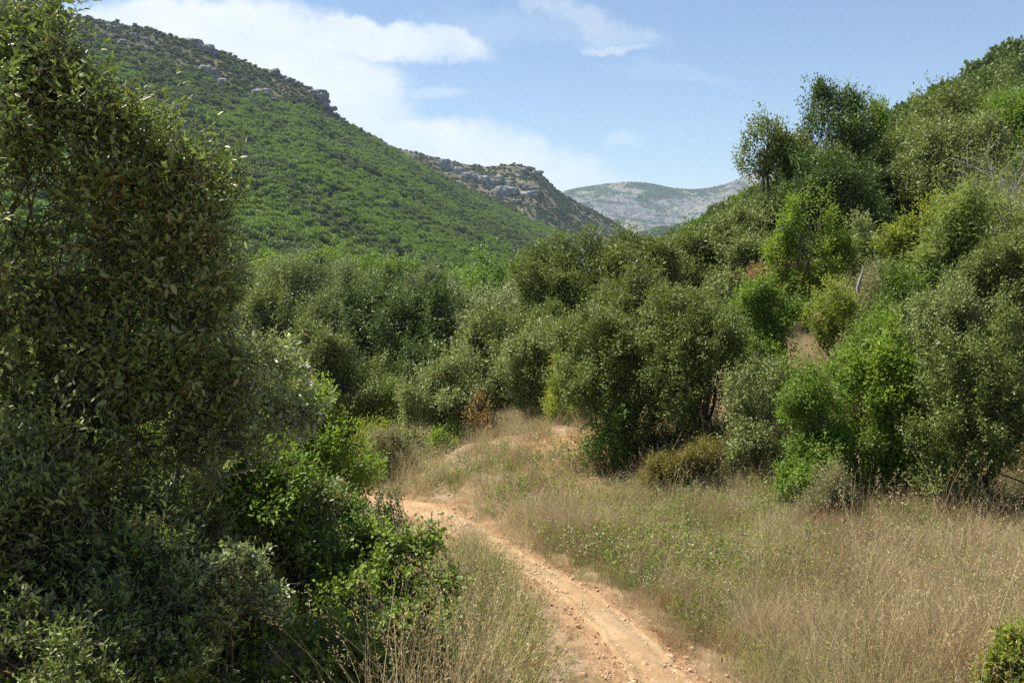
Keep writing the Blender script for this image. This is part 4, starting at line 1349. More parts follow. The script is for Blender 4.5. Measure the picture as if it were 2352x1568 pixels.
def tline(s):
    """height on the wooded hill above which scrub and rock take over"""
    return np.interp(s, [0, .25, .35, .5, .6, .68, .8, 1], [.80, .78, .77, .79, .82, .92, 1.1, 1.2])


forest("hill_forest", LEFT, 36000, 4.5, 4, None, lambda s, t, q, rng: (t < tline(s) + .05) & (rng.random(len(t)) > .04), .66, 1.02)
forest("hill_scrub", LEFT, 20000, 4.2, 14, 0.0, lambda s, t, q, rng: (t > tline(s) - .04) & (q + rng.normal(size=len(t)) * .14 > -.5), .1, 1.12, squash=.95)
forest("ridge_scrub", MIDH, 13000, 5.2, 24, 0.0, lambda s, t, q, rng: (q + rng.normal(size=len(t)) * .15 + .25 * (.62 - t) + .25 * (s - .55) > -.2), .1, 1.1, squash=.8)
forest("hillside_forest", RIGHT, 9000, 4.4, 34, None, lambda s, t, q, rng: rng.random(len(t)) > .05, .10, 1.12)
forest("valley_hill_forest", VALH, 7000, 8.5, 44, None, None, .3, 1.1)
forest("mountain_scrub", FARH, 9000, 9.0, 54, .0, lambda s, t, q, rng: q + rng.normal(size=len(t)) * .15 + np.where(t > .9, .5, 0) > .18, .0, 1.05, squash=.6)


def valley_forest():
    rng = np.random.default_rng(77)
    n = 7000
    y = rng.uniform(60, 420, n)
    x = (rng.uniform(-.42, .33, n)) * y
    z = height(x, y)
    clear = np.zeros(n, bool)
    # keep the wood behind the individual trees
    clear |= y < np.interp(x / y, [-.42, -.25, -.1, .02, .12, .3], [70, 80, 92, 100, 70, 75])
    k = ~clear & (rng.random(n) < np.clip(1.3 - (y - 60) / 900, .4, 1))
    P = np.stack([x, y, z], 1)[k]
    m = len(P)
    q = fbm(P[:, 0] / 22, P[:, 1] / 22, 3, 9)
    r = rng.random(m)
    idx = np.where(r < .52 + q * .8, 3 + rng.integers(0, 3, m), np.where(rng.random(m) < .45, 6 + rng.integers(0, 2, m), rng.integers(0, 3, m)))
    sc = rng.uniform(3.6, 7.2, m)
    gn_scatter("valley_forest", FT, P, np.stack([0 * sc, 0 * sc, rng.random(m) * 6.28], 1), np.stack([sc, sc, sc * rng.uniform(.8, 1.15, m)], 1), idx)


valley_forest()

# a few trees that stand out on the skyline of the hillside, copies of one
SK = "small oaks standing on the skyline of the hillside"
proto = None
for (px, py, d, s, lab) in [(2075, 268, 205, 9, "feathery tree poking above the skyline right beside the pale sky gap"),
                            (2112, 256, 200, 9, "rounded oak on the skyline next to the feathery one"),
                            (2180, 214, 192, 8, "oak bump midway up the hillside's skyline"),
                            (2255, 172, 184, 8, "oak crown below the top step of the hillside's skyline"),
                            (2318, 132, 178, 8, "highest oak of the skyline, near the picture's edge")]:
    p = at(px, py, d)
    b = at(px, py + s * .45 * F / d, d)
    if proto is None:
        proto = thing("skyline_oak", lab, "tree", b, SK)
        cr = link("crown", FT[0], proto)
        rt = proto
    else:
        rt = proto.copy()
        COL.objects.link(rt)
        rt['label'] = lab
        c2 = cr.copy()
        c2.parent = rt
        COL.objects.link(c2)
    rt.location = [float(v) for v in b]
    rt.scale = (s, s, s * 1.1)
    rt.rotation_euler = (0, 0, px * .37)


# ------------------------------------------------------------------ limestone outcrops and cliffs
def rock_mat(name, c1, c2, scale):
    m, nt = new_mat(name)
    out = nt.new('ShaderNodeOutputMaterial')
    geo = nt.new('ShaderNodeNewGeometry')
    P = geo.outputs['Position']
    n1 = nt.noise(nt.vmath('MULTIPLY', P, (1, 1, .45)), scale, 8, .68, .4)
    n2 = nt.noise(P, scale * .35, 4, .6)
    col = nt.mix(nt.step(n1, .32, .68), c1, c2)
    col = nt.mix(nt.step(n2, .55, .7, 0, .45), col, (.34, .26, .18))
    bs = nt.new('ShaderNodeBsdfPrincipled')
    nt.l.new(col, bs.inputs['Base Color'])
    bs.inputs['Roughness'].default_value = .95
    bs.inputs['Specular IOR Level'].default_value = .1
    bp = nt.new('ShaderNodeBump')
    bp.inputs['Strength'].default_value = .9
    bp.inputs['Distance'].default_value = .3 / scale
    nt.l.new(n1, bp.inputs['Height'])
    nt.l.new(bp.outputs[0], bs.inputs['Normal'])
    nt.l.new(bs.outputs[0], out.inputs[0])
    return m


LIME = rock_mat("limestone", (.12, .117, .113), (.37, .362, .35), .45)
LIME_NEAR = rock_mat("grey_boulder", (.22, .20, .18), (.46, .43, .40), 9)


def find_st(hill, px, py):
    s, t = np.meshgrid(np.linspace(0, 1, 240), np.linspace(.2, 1, 160))
    P = hill.S(s, t)
    q = P - np.array([0, 0, EYE])
    f = q[..., 1] * math.cos(PITCH) - q[..., 2] * math.sin(PITCH)
    up = q[..., 1] * math.sin(PITCH) + q[..., 2] * math.cos(PITCH)
    X = 1176 + F * q[..., 0] / f
    Y = 784 - F * up / f
    i = np.unravel_index(np.argmin((X - px) ** 2 + (Y - py) ** 2), X.shape)
    return P[i]


def outcrop(label, hill, px, py, wpx, hpx, tilt, seed, group, name="rock_outcrop", blocks=9, depth=.45):
    """crag made of a few fused angular blocks along a tilted line"""
    rng = np.random.default_rng(seed)
    c = find_st(hill, px, py)
    m_px = c[1] / F
    W, Hh = wpx * m_px, hpx * m_px
    bag = Bag()
    ct, st = math.cos(rad(tilt)), math.sin(rad(tilt))
    for i in range(blocks):
        a = rng.uniform(-.5, .5)
        v = rng.uniform(-.4, .4) * (1 - abs(a))
        cx = (a * ct * W + v * st * Hh)
        cz = (-a * st * W + v * ct * Hh)
        r = Hh * rng.uniform(.20, .42)
        nu, nv = 26, 18
        th, ph = np.meshgrid(np.linspace(0, 2 * PI, nu), np.linspace(-PI / 2, PI / 2, nv))
        d = np.stack([np.cos(ph) * np.cos(th), np.cos(ph) * np.sin(th), np.sin(ph)], -1)
        # squarish block with ledges
        sq = d / np.maximum(np.abs(d).max(-1, keepdims=True), .80) * .9
        nse = 1 + .60 * fbm(d[..., 0] * 2.6 + i * 3.1 + d[..., 2] * 1.3, d[..., 1] * 2.2 + seed + d[..., 2] * 3.2, 4, seed)
        P = sq * nse[..., None] * r * np.array([rng.uniform(.9, 1.9), depth + .3, rng.uniform(.6, 1.0)])
        P = P + np.array([cx, rng.uniform(-.05, .1) * Hh, cz])
        ii = np.arange(nv - 1)[:, None] * nu
        jj = np.arange(nu - 1)[None]
        idx = np.stack([ii + jj, ii + jj + 1, ii + nu + jj + 1, ii + nu + jj], -1)
        bag.add(P.reshape(-1, 3), idx.ravel(), np.full((nv - 1) * (nu - 1), 4))
    o = link(name, bag.mesh(name, LIME))
    o.location = [float(q) for q in c]
    o['label'] = label
    o['category'] = 'rock'
    o['group'] = group
    return o


G1 = "limestone outcrops on the wooded hill"
for a in [("broad pale wrinkled crag close under the wooded hill's skyline", 460, 113, 58, 34, 22),
          ("long slanting rock rib running down the bare part of the wooded hill", 345, 100, 75, 18, 24),
          ("small pale rock below the slanting rib", 312, 108, 60, 12, 22),
          ("low rock ledge lowest of the group under the slanting rib", 342, 146, 40, 10, 16),
          ("rock wedge in the middle of the bare band, above the forest edge", 480, 172, 48, 22, 42),
          ("narrow pale rock just downhill of the rock wedge", 515, 200, 26, 18, 50),
          ("upper small crag near the huge oak's top leaves", 265, 66, 34, 14, 30),
          ("grey crag on the skyline side between the wrinkled crag and the cliff", 645, 180, 44, 22, 30),
          ("rounded pale rock face below the grey skyline crag", 595, 222, 30, 30, 40),
          ("small rock at the lower end of the bare band", 632, 240, 36, 16, 40),
          ("tiny pale rock at the forest edge, farthest down the bare band", 612, 268, 30, 10, 30),
          ("short rock step high on the bare slope", 352, 60, 30, 10, 25)]:
    outcrop(a[0], LEFT, a[1], a[2], a[3], a[4], a[5], int(a[1]), G1, blocks=18 if a[3] > 40 else 10)
outcrop("dark grey shaded cliff notched into the skyline of the wooded hill", LEFT, 728, 226, 62, 30, 40, 5, G1, "cliff", 16, .5)
outcrop("shaded lower step of the cliff, further down the skyline", LEFT, 768, 264, 34, 20, 42, 6, G1, "cliff", 8, .5)
G2 = "cliffs on the rocky hill"
for a in [("overhanging grey cap cliff at the rounded end of the rocky hill", 1198, 398, 96, 20, 0),
          ("bluish shaded cliff on the long shoulder of the rocky hill", 1042, 392, 56, 26, 24),
          ("shaded cliff beside the first, nearer the cap", 1085, 412, 46, 26, 22),
          ("pale buttress in the middle of the rocky hill's face", 1130, 430, 46, 30, 50),
          ("large grey rock face low on the rocky hill, meeting the forest", 1180, 448, 76, 34, 12),
          ("pale jagged rock on the face between the buttress and the large rock face", 1158, 420, 34, 22, 35),
          ("low rock band below the cap cliff", 1215, 432, 60, 16, 14),
          ("small shaded rock at the forest edge below the large face", 1195, 470, 40, 16, 20)]:
    outcrop(a[0], MIDH, a[1], a[2], a[3], a[4], a[5], int(a[1]) + 3, G2, "cliff", 12, .5)

# ------------------------------------------------------------------ grass
def grass_mat(name, c1, c2, c3, transl=.3):
    m, nt = new_mat(name)
    out = nt.new('ShaderNodeOutputMaterial')
    a = nt.new('ShaderNodeAttribute', attribute_name='tint')
    sep = nt.new('ShaderNodeSeparateColor')
    nt.l.new(a.outputs['Color'], sep.inputs[0])
    oi = nt.new('ShaderNodeObjectInfo')
    geo = nt.new('ShaderNodeNewGeometry')
    big = nt.noise(geo.outputs['Position'], .8, 4, .6)
    k = nt.math('ADD', nt.math('MULTIPLY', sep.outputs[0], .6), nt.math('MULTIPLY', oi.outputs['Random'], .4))
    col = nt.mix(k, c1, c2)
    col = nt.mix(nt.step(nt.math('ADD', big, nt.math('MULTIPLY', nt.math('SUBTRACT', sep.outputs[1], .5), .5)), .42, .66), col, c3)
    bs = nt.new('ShaderNodeBsdfPrincipled')
    nt.l.new(col, bs.inputs['Base Color'])
    bs.inputs['Roughness'].default_value = .6
    bs.inputs['Specular IOR Level'].default_value = .25
    tr = nt.new('ShaderNodeBsdfTranslucent')
    nt.l.new(col, tr.inputs[0])
    mx = nt.new('ShaderNodeMixShader')
    mx.inputs[0].default_value = transl
    nt.l.new(bs.outputs[0], mx.inputs[1])
    nt.l.new(tr.outputs[0], mx.inputs[2])
    nt.l.new(mx.outputs[0], out.inputs[0])
    return m


DRY = grass_mat("dry_grass", (.37, .275, .125), (.63, .52, .29), (.50, .405, .23), .42)
GOLD = grass_mat("golden_grass", (.42, .31, .13), (.62, .50, .27), (.50, .40, .22))
GREENG = grass_mat("green_grass", (.11, .155, .034), (.21, .25, .07), (.26, .24, .11), .4)
RUST = grass_mat("rusty_grass", (.28, .185, .09), (.47, .34, .185), (.40, .27, .14), .4)


def blades(rng, bag, n, radius, h, width, lean=.35, bend=.5, heads=0.0, head_len=.10, seg=4):
    r = radius * np.sqrt(rng.random(n))
    a = rng.random(n) * 2 * PI
    b = np.stack([r * np.cos(a), r * np.sin(a), np.full(n, -.03)], 1)
    hh = h * rng.uniform(.45, 1.1, n)
    la = rng.random(n) * 2 * PI
    ld = np.stack([np.cos(la), np.sin(la), 0 * la], 1)
    le = np.abs(rng.normal(size=n)) * lean
    be = np.abs(rng.normal(size=n)) * bend
    t = np.linspace(0, 1, seg)
    C = b[:, None] + ld[:, None] * ((hh * le)[:, None] * t + (hh * be)[:, None] * t ** 2.5)[..., None]
    C[..., 2] += hh[:, None] * t * (1 - .3 * np.minimum(be, 1.2)[:, None] * t)
    sd = np.stack([-ld[:, 1], ld[:, 0], 0 * la], 1)
    ang = rng.random(n) * PI
    sd = sd * np.cos(ang)[:, None] + ld * np.sin(ang)[:, None]
    wd = width * rng.uniform(.6, 1.3, n)[:, None] * (1 - .75 * t)[None]
    Lf = C - sd[:, None] * wd[..., None] / 2
    Rt = C + sd[:, None] * wd[..., None] / 2
    Vv = np.stack([Lf, Rt], 2).reshape(n, seg * 2, 3)
    one = np.concatenate([np.array([2 * i, 2 * i + 1, 2 * i + 3, 2 * i + 2]) for i in range(seg - 1)])
    idx = (np.arange(n) * seg * 2)[:, None] + one[None]
    tint = np.repeat(np.stack([rng.random(n), rng.random(n), rng.random(n)], 1), seg - 1, 0)
    bag.add(Vv.reshape(-1, 3), idx.ravel(), np.full(n * (seg - 1), 4), tint)
    if heads > 0:
        pick = np.where(rng.random(n) < heads)[0]
        if len(pick):
            kk = 11
            tip, pre = C[pick, -1], C[pick, -2]
            dr = unit(tip - pre)
            u = np.linspace(0, 1, kk)
            pos = tip[:, None] + dr[:, None] * (u * head_len - head_len * .5)[None, :, None] + rng.normal(size=(len(pick), kk, 3)) * head_len * .07
            pos = pos.reshape(-1, 3)
            ax = np.repeat(dr, kk, 0) + rng.normal(size=pos.shape) * .5
            m = len(pos)
            add_leaves(bag, pos, ax, rng.normal(size=pos.shape), head_len * .16 * rng.uniform(.7, 1.3, m), .24, 'rhomb', np.stack([rng.uniform(.4, 1, m), rng.random(m), rng.random(m)], 1))


def tuft(name, seed, mat, **kw):
    rng = np.random.default_rng(seed)
    bag = Bag()
    blades(rng, bag, **kw)
    return bag.mesh(name, mat)


TUFTS = [tuft("dry_tuft", 500 + i, DRY, n=50, radius=.16, h=.50, width=.0050, lean=.30, bend=.35, heads=.32, head_len=.07) for i in range(5)] + \
        [tuft("rusty_tuft", 520 + i, RUST, n=50, radius=.16, h=.40, width=.0045, lean=.30, bend=.30, heads=.5, head_len=.06) for i in range(3)] + \
        [tuft("green_tuft", 540 + i, GREENG, n=46, radius=.15, h=.34, width=.0060, lean=.45, bend=.55) for i in range(3)] + \
        [tuft("golden_tuft", 560 + i, GOLD, n=14, radius=.12, h=.85, width=.0040, lean=.22, bend=.30, heads=.9, head_len=.13) for i in range(3)]


def weed(name, seed, mat, h=.28, n=70, leaf=.035, w=.22):
    rng = np.random.default_rng(seed)
    bag = Bag()
    st = 9
    base = rng.normal(size=(st, 3)) * np.array([.05, .05, 0])
    tip = base * 3.0 + np.stack([rng.normal(size=st) * w * .4, rng.normal(size=st) * w * .4, h * rng.uniform(.5, 1.1, st)], 1)
    tt = np.linspace(0, 1, 4)
    TW = base[:, None] + (tip - base)[:, None] * tt[None, :, None] + np.array([0, 0, 1]) * (np.sin(tt * PI) * .04)[None, :, None]
    i = rng.integers(0, st, n)
    t = rng.uniform(.15, 1, n)
    pos = base[i] + (tip - base)[i] * t[:, None] + rng.normal(size=(n, 3)) * .012
    add_leaves(bag, pos, rng.normal(size=(n, 3)) + np.array([0, 0, .4]), rng.normal(size=(n, 3)) * .5 + np.array([0, 0, 1.]), leaf * rng.uniform(.6, 1.3, n), .5, 'rhomb', rng.random((n, 3)))
    add_twigs(bag, TW, (.002 * (1.2 - tt))[None] * np.ones((st, 1)))
    return bag.mesh(name, mat)


WEEDS = [weed("meadow_weed", 600 + i, LM[('fresh', 'yellow', 'oak_grey')[i % 3]], .30 - .04 * (i % 2)) for i in range(6)] + \
        [weed("grey_herb", 620 + i, LM['heather'], .26, 110, .03) for i in range(3)] + \
        [weed("orange_herb", 640 + i, LM['dry'], .22, 60, .03) for i in range(2)]


def to_px(x, y, z):
    zz = z - EYE
    f = y * math.cos(PITCH) - zz * math.sin(PITCH)
    up = y * math.sin(PITCH) + zz * math.cos(PITCH)
    return 1176 + F * x / f, 784 - F * up / f


def field(n, seed, x0, x1, y0, y1):
    rng = np.random.default_rng(seed)
    x = rng.uniform(x0, x1, n)
    y = rng.uniform(y0, y1, n)
    z = height(x, y)
    td = trail_dist(x, y)
    side = x - np.interp(y, TRL[:, 1], TRL[:, 0])          # positive: the meadow's side of the trail
    return rng, x, y, z, td, side


def scatter(name, variants, rng, x, y, z, idx, sc, lean=.08, flat=None):
    n = len(x)
    rot = np.stack([rng.normal(size=n) * lean, rng.normal(size=n) * lean, rng.random(n) * 6.28], 1)
    s = np.stack([sc, sc, sc * (1 if flat is None else flat)], 1)
    return gn_scatter(name, variants, np.stack([x, y, z], 1), rot, s, idx)


def meadow():
    rng, x, y, z, td, side = field(21000, 81, -1.5, 10.5, 3.2, 17.0)
    P = rng.random(len(x))
    g = fbm(x * .45, y * .45, 4, 41)
    g2 = fbm(x * 1.3, y * 1.3, 3, 43)
    k = (side > 0) & (td > .05)
    bank = (y > 13.2) & (x < 1.4 + (y - 13) * .35)
    k &= ~bank | (P < .20 * np.where(patch(x, y) < .1, .5, 1))
    k &= P < np.clip(.30 + td * .9, 0, 1)
    cb = at(2345, 1560, 5.0)
    k &= np.hypot(x - cb[0], y - cb[1]) > .75
    x, y, z, td, g, g2, bank, P, side = [v[k] for v in (x, y, z, td, g, g2, bank, P, side)]
    n = len(x)
    r = rng.random(n)
    rusty = ((g2 > .07) & (r < .6)) | ((side < 2.6) & (y > 8.3) & (y < 11.8) & (r < .5))
    green = (g > -.04 - .26 * (y > 9.5)) & (r > .50) & ~bank
    gold = rng.random(n) < np.where(fbm(x * .7, y * .7, 3, 49) > .08, .14, .03)
    idx = rng.integers(0, 5, n)
    idx = np.where(rusty, 5 + rng.integers(0, 3, n), idx)
    idx = np.where(green, 8 + rng.integers(0, 3, n), idx)
    idx = np.where(gold, 11 + rng.integers(0, 3, n), idx)
    sc = rng.uniform(.45, 1.2, n) * np.clip(.28 + td * .85, .25, .95) * (1 + .7 * g2) * np.where(bank, .62, 1)
    scatter("dry_grass", TUFTS, rng, x, y, z, idx, sc, .10)
    # green herbs among the grass
    rng, x, y, z, td, side = field(7000, 83, -1.5, 10.5, 3.2, 17.5)
    g = fbm(x * .9, y * .9, 4, 47)
    k = (side > 0) & (td > .45) & (g + .05 * np.clip(y - 10, -1, 3) + rng.normal(size=len(x)) * .25 > np.where(y > 9.5, -.18, .06))
    k &= ~((y > 13.2) & (x < 1.4 + (y - 13) * .35)) | (rng.random(len(x)) < .35)
    x, y, z, td = x[k], y[k], z[k], td[k]
    idx = rng.integers(0, 6, len(x))
    idx = np.where(rng.random(len(x)) < .16, 6 + rng.integers(0, 3, len(x)), idx)
    scatter("meadow_weeds", WEEDS, rng, x, y, z, idx, rng.uniform(.7, 1.5, len(x)) * np.clip(y / 10, .55, 1))


def bank():
    """grey herbs, orange leaves, stubble on the dry bank"""
    rng, x, y, z, td, side = field(13000, 91, -3.6, 6.0, 12.0, 28)
    k = (td > .05) & (x < 1.8 + (y - 13) * .35) & ((side > 0) | (y > 15.5)) & (x > -3.6 + (y - 15) * .05)
    g = fbm(x * .9, y * .9, 4, 51)
    k &= (rng.random(len(x)) < np.clip(.36 + g * 1.3, .26, 1) * np.where(patch(x, y) < .1, .6, 1))
    x, y, z, td, g = x[k], y[k], z[k], td[k], g[k]
    n = len(x)
    r = rng.random(n)
    V_ = TUFTS + WEEDS
    idx = rng.integers(0, 5, n)
    idx = np.where(r < .18, 5 + rng.integers(0, 3, n), idx)
    idx = np.where(r > .56, 14 + 6 + rng.integers(0, 3, n), idx)
    idx = np.where((r > .74) & (g > -.05), 14 + rng.integers(0, 6, n), idx)
    idx = np.where(r > .975, 14 + 9 + rng.integers(0, 2, n), idx)
    scatter("bank_herbs", V_, rng, x, y, z, idx, rng.uniform(.4, 1.15, n) * np.clip(.4 + td, .4, 1))
    # the slope behind
    rng, x, y, z, td, side = field(6000, 93, 4.0, 18.0, 14.0, 30.0)
    k = (x / y > .20)
    x, y, z = x[k], y[k], z[k]
    n = len(x)
    idx = np.where(rng.random(n) < .65, rng.integers(0, 8, n), 14 + 6 + rng.integers(0, 3, n))
    scatter("slope_grass", V_, rng, x, y, z, idx, rng.uniform(.6, 1.1, n))


def trail_side():
    # short trampled straw along and between the wheel-worn lines
    rng, x, y, z, td, side = field(22000, 95, -3.5, 4.5, 2.5, 17.0)
    m = fbm(x * 1.6, y * 1.6, 4, 61)
    left = (side < 0) & (td > -.02) & (td < 1.6) & (y < 11.5)
    p = np.where(td < 0, .03, np.where(left, np.clip(td * 3, .4, .75), np.clip(1 - td * .8, 0, 1) * .8))
    k = (rng.random(len(x)) < p + m * .7) & (td > -.4) & (td < 1.6)
    x, y, z, td = x[k], y[k], z[k], td[k]
    n = len(x)
    r = rng.random(n)
    idx = np.where(r < .6, rng.integers(0, 5, n), np.where(r < .86, 5 + rng.integers(0, 3, n), 8 + rng.integers(0, 3, n)))
    sc = rng.uniform(.10, .28, n) * np.clip(.9 + td * .8, .5, 1.5)
    scatter("trampled_straw", TUFTS, rng, x, y, z + .01, idx, sc, .5, .55)
    # mixed tall grass between the brambles and the trail
    rng, x, y, z, td, side = field(14000, 97, -3.2, 2.2, 3.0, 13.5)
    px, py = to_px(x, y, z)
    lim = np.interp(py, [1250, 1330, 1400, 1500, 1700], [1080, 1035, 1045, 1065, 1065])
    lim2 = np.interp(py, [1240, 1300, 1400, 1480, 1568], [1100, 1130, 1200, 1205, 1190]) + rng.normal(size=len(x)) * 22
    k = (side < 0) & (td > .02) & (px < lim2) & (px > lim) & (rng.random(len(x)) < .75)
    x, y, z, td = x[k], y[k], z[k], td[k]
    n = len(x)
    r = rng.random(n)
    V_ = TUFTS + WEEDS
    gq = fbm(x * 1.2, y * 1.2, 3, 71) + .25 * (td > .45)
    r = r + np.where(gq > .12, .42, -.06)
    idx = np.where(r < .42, rng.integers(0, 5, n), np.where(r < .58, 11 + rng.integers(0, 3, n), np.where(r < .80, 8 + rng.integers(0, 3, n), np.where(r < 1.35, 14 + rng.integers(0, 6, n), 5 + rng.integers(0, 3, n)))))
    scatter("verge_grass", V_, rng, x, y, z, idx, rng.uniform(.55, 1.1, n) * np.clip(.6 + td * .6, .5, 1.05))


def gravel():
    rng = np.random.default_rng(111)
    peb = []
    for i in range(4):
        th, ph = np.meshgrid(np.linspace(0, 2 * PI, 8), np.linspace(-PI / 2, PI / 2, 6))
        d = np.stack([np.cos(ph) * np.cos(th), np.cos(ph) * np.sin(th), np.sin(ph)], -1)
        d[:, -1] = d[:, 0]
        r = 1 + .5 * fbm(d[..., 0] * 1.5 + i * 5, d[..., 1] * 1.5 + d[..., 2] * 1.7, 3, i + 70)
        peb.append(grid_mesh("pebble", d * r[..., None] * np.array([1, .75, .55]), PEB, False))
    n = 13000
    i = rng.integers(0, len(TRL), n)
    o = rng.normal(size=n) * .5 * (TRL[i, 2] + .3)
    tg = unit(np.gradient(TRL[:, :2], axis=0))[i]
    x = TRL[i, 0] - tg[:, 1] * o + rng.normal(size=n) * .05
    y = TRL[i, 1] + tg[:, 0] * o + rng.normal(size=n) * .05
    # loose earth spilling over the bank at the bend as well
    m = 5000
    x = np.concatenate([x, rng.uniform(-2.2, 2.6, m)])
    y = np.concatenate([y, rng.uniform(13.6, 19, m)])
    z = height(x, y)
    n = len(x)
    sc = .0042 * np.exp(rng.normal(size=n) * .7)
    scatter("gravel", peb, rng, x, y, z + .016, rng.integers(0, 4, n), sc, .4)
    for k, (px, py, s) in enumerate([(1010, 1182, .07), (1480, 1530, .045), (1538, 1510, .04), (1575, 1515, .035), (1552, 1548, .04), (1335, 1556, .05), (1590, 1490, .03), (1470, 1495, .03), (1395, 1545, .03)]):
        g = at(px, py, 10)
        dd = None
        for d in np.linspace(5, 18, 400):
            q = at(px, py, d)
            if q[2] <= H(q[0], q[1]) + .0:
                dd = q
                break
        if dd is None:
            continue
        o = link("stone", peb[k % 4].copy())
        o.location = [float(v) for v in dd + np.array([0, 0, s * .3])]
        o.scale = (s, s, s)
        o.rotation_euler = (0, 0, k * 1.3)
        o['category'] = "stone"
        if k == 0:
            o['label'] = "reddish stone at the far side of the trail's bend"
        else:
            o['group'] = "loose stones on the near part of the path"
            o['label'] = "small loose orange stone lying on the near part of the path"


PEB = rock_mat("pebbles", (.40, .22, .11), (.66, .48, .32), 30)
meadow()
bank()
trail_side()
gravel()


def boulder():
    a = at(1602, 1090, 14.6)
    z = H(a[0], 14.6)
    th, ph = np.meshgrid(np.linspace(0, 2 * PI, 30), np.linspace(-PI / 2, PI / 2, 18))
    d = np.stack([np.cos(ph) * np.cos(th), np.cos(ph) * np.sin(th), np.sin(ph)], -1)
    r = 1 + .35 * fbm(d[..., 0] * 2, d[..., 1] * 2 + d[..., 2] * 2.3, 4, 90)
    o = link("boulder", grid_mesh("boulder", d * r[..., None] * np.array([.30, .24, .26]), LIME_NEAR, False))
    o.location = (a[0], 14.6, z + .14)
    o['label'] = "grey boulder half hidden in shade behind the brownish junipers"
    o['category'] = "rock"


boulder()


def stalk_tuft(label, px, py, d, n, h, seed, spread=.1, lean=.15, mat=GOLD, width=.0062, name="grass_tuft", group=None):
    p = at(px, py, d)
    z = H(p[0], d)
    rng = np.random.default_rng(seed)
    bag = Bag()
    blades(rng, bag, n, spread, h, width, lean, .18, .85, .13, 6)
    o = link(name, bag.mesh(name, mat))
    o.location = (p[0], d, z)
    o['label'] = label
    o['category'] = 'grass'
    if group:
        o['group'] = group
    return o


GT = "tall golden grass tufts"
stalk_tuft("tall golden grass tuft in front of the shaded bramble at the bottom edge", 985, 1640, 4.5, 170, .98, 1, .26, .18, group=GT)
stalk_tuft("loose golden grass stalks fanning over the dark leaves beside the tallest tuft", 890, 1640, 4.4, 60, .95, 2, .22, .30, group=GT)
stalk_tuft("golden grass tuft leaning towards the path's bare edge", 1130, 1580, 5.3, 150, .85, 3, .26, .32, group=GT)
stalk_tuft("pale stalks rising from the bramble mound's lower edge", 1060, 1500, 6.6, 30, .7, 4, .2, .2, group=GT)
stalk_tuft("spray of pale tall grass low in the dry meadow, nearest the yellow-green corner bush", 2120, 1590, 6.4, 46, 1.05, 5, .28, .25, group=GT)
stalk_tuft("thin pale grass spray above the corner spray, mid meadow", 2080, 1470, 7.6, 24, .85, 6, .28, .22, group=GT)
stalk_tuft("straw coloured tuft at the lip of the bank beside the path's far end", 935, 1115, 17.0, 60, .8, 7, .3, .35, mat=DRY, group=GT, width=.006)
stalk_tuft("dry grass plume rising on the bank below the yellow-green broom", 1255, 990, 20.0, 50, .8, 8, .3, .25, mat=DRY, group=GT, width=.006)
stalk_tuft("brown dry tuft on the bank beside the bare stony patch", 1205, 1068, 17.2, 70, .42, 9, .2, .35, mat=RUST, width=.006, group=GT)


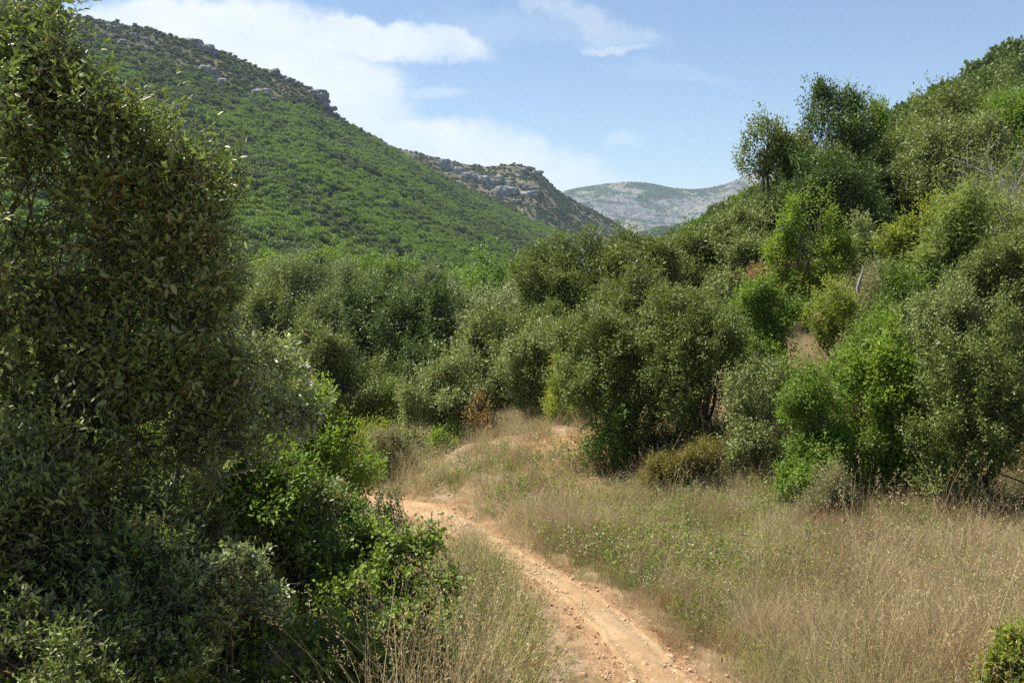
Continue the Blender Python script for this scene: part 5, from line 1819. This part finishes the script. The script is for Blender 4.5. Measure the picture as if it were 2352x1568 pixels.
def straws():
    L = [("long bent golden stem crossing the middle of the dry meadow", 1950, 1475, 8.6, (2130, 1285), (2010, 1400)),
         ("upright golden stem in the dry meadow leaning away from the front bushes", 2058, 1385, 9.2, (2090, 1270), (2068, 1340)),
         ("golden stem leaning steeply towards the dark brushwood", 2190, 1330, 10, (2275, 1223), (2235, 1275)),
         ("short straw stem standing against the front bush's dark foot", 2045, 1215, 11.2, (2013, 1148), (2030, 1182)),
         ("straw stem leaning out of the greener grass by the junipers", 1690, 1275, 11.5, (1738, 1180), (1718, 1225)),
         ("long low golden stem below the crossing one", 2115, 1405, 8.8, (2225, 1330), (2170, 1368)),
         ("pale straw leaning backwards in the lower meadow", 1945, 1500, 8.0, (1873, 1410), (1912, 1458)),
         ("pale drooping stem below the upright golden one", 2105, 1480, 8.0, (2060, 1390), (2088, 1425)),
         ("thin straw at the picture's edge under the brushwood", 2345, 1330, 9.6, (2300, 1295), (2325, 1312)),
         ("tall reddish straw in front of the pale-leaved front bush", 1940, 1290, 10.5, (1938, 1120), (1936, 1200))]
    for k, (lab, px, py, d, tip, mid) in enumerate(L):
        a = at(px, py, d)
        z = H(a[0], d)
        b, c = at(tip[0], tip[1], d + .1), at(mid[0], mid[1], d + .05)
        base = np.array([a[0], d, z - .02])
        t = np.linspace(0, 1, 8)[:, None]
        ctl = 2 * c - .5 * (a + b)
        P = (1 - t) ** 2 * a + 2 * t * (1 - t) * ctl + t ** 2 * b
        P = np.vstack([base, P[1:]])
        bag = Bag()
        add_tube(bag, P - base, np.linspace(.0042, .0018, 8), 4)
        rng = np.random.default_rng(k)
        m = 14
        u = rng.uniform(.8, 1.03, m)
        q = P[-1] + (P[-1] - P[-3]) * (u - 1)[:, None] * 2 - base
        add_leaves(bag, q, unit(P[-1] - P[-2]) + rng.normal(size=(m, 3)) * .4, rng.normal(size=(m, 3)), np.full(m, .028), .3, 'rhomb', rng.uniform(.5, 1, (m, 3)))
        o = link("straw_stem", bag.mesh("straw_stem", GOLD))
        o.location = [float(v) for v in base]
        o['label'] = lab
        o['category'] = 'grass'
        o['group'] = "long straw stems in the dry meadow"


straws()

# ------------------------------------------------------------------ haze
def haze():
    bag = Bag()
    x, y0, y1, z0, z1 = 7200, -60, 4420, -420, 500
    Vv = np.array([[-x, y0, z0], [x, y0, z0], [x, y1, z0], [-x, y1, z0], [-x, y0, z1], [x, y0, z1], [x, y1, z1], [-x, y1, z1]], float)
    bag.add(Vv, np.array([0, 3, 2, 1, 4, 5, 6, 7, 0, 1, 5, 4, 1, 2, 6, 5, 2, 3, 7, 6, 3, 0, 4, 7]), np.full(6, 4))
    m, nt = new_mat("haze")
    out = nt.new('ShaderNodeOutputMaterial')
    v = nt.new('ShaderNodeVolumePrincipled')
    v.inputs['Color'].default_value = (.62, .80, 1.0, 1)
    v.inputs['Density'].default_value = .00009
    v.inputs['Anisotropy'].default_value = .2
    nt.l.new(v.outputs[0], out.inputs['Volume'])
    o = link("haze", bag.mesh("haze", m))
    o['kind'] = 'stuff'


haze()
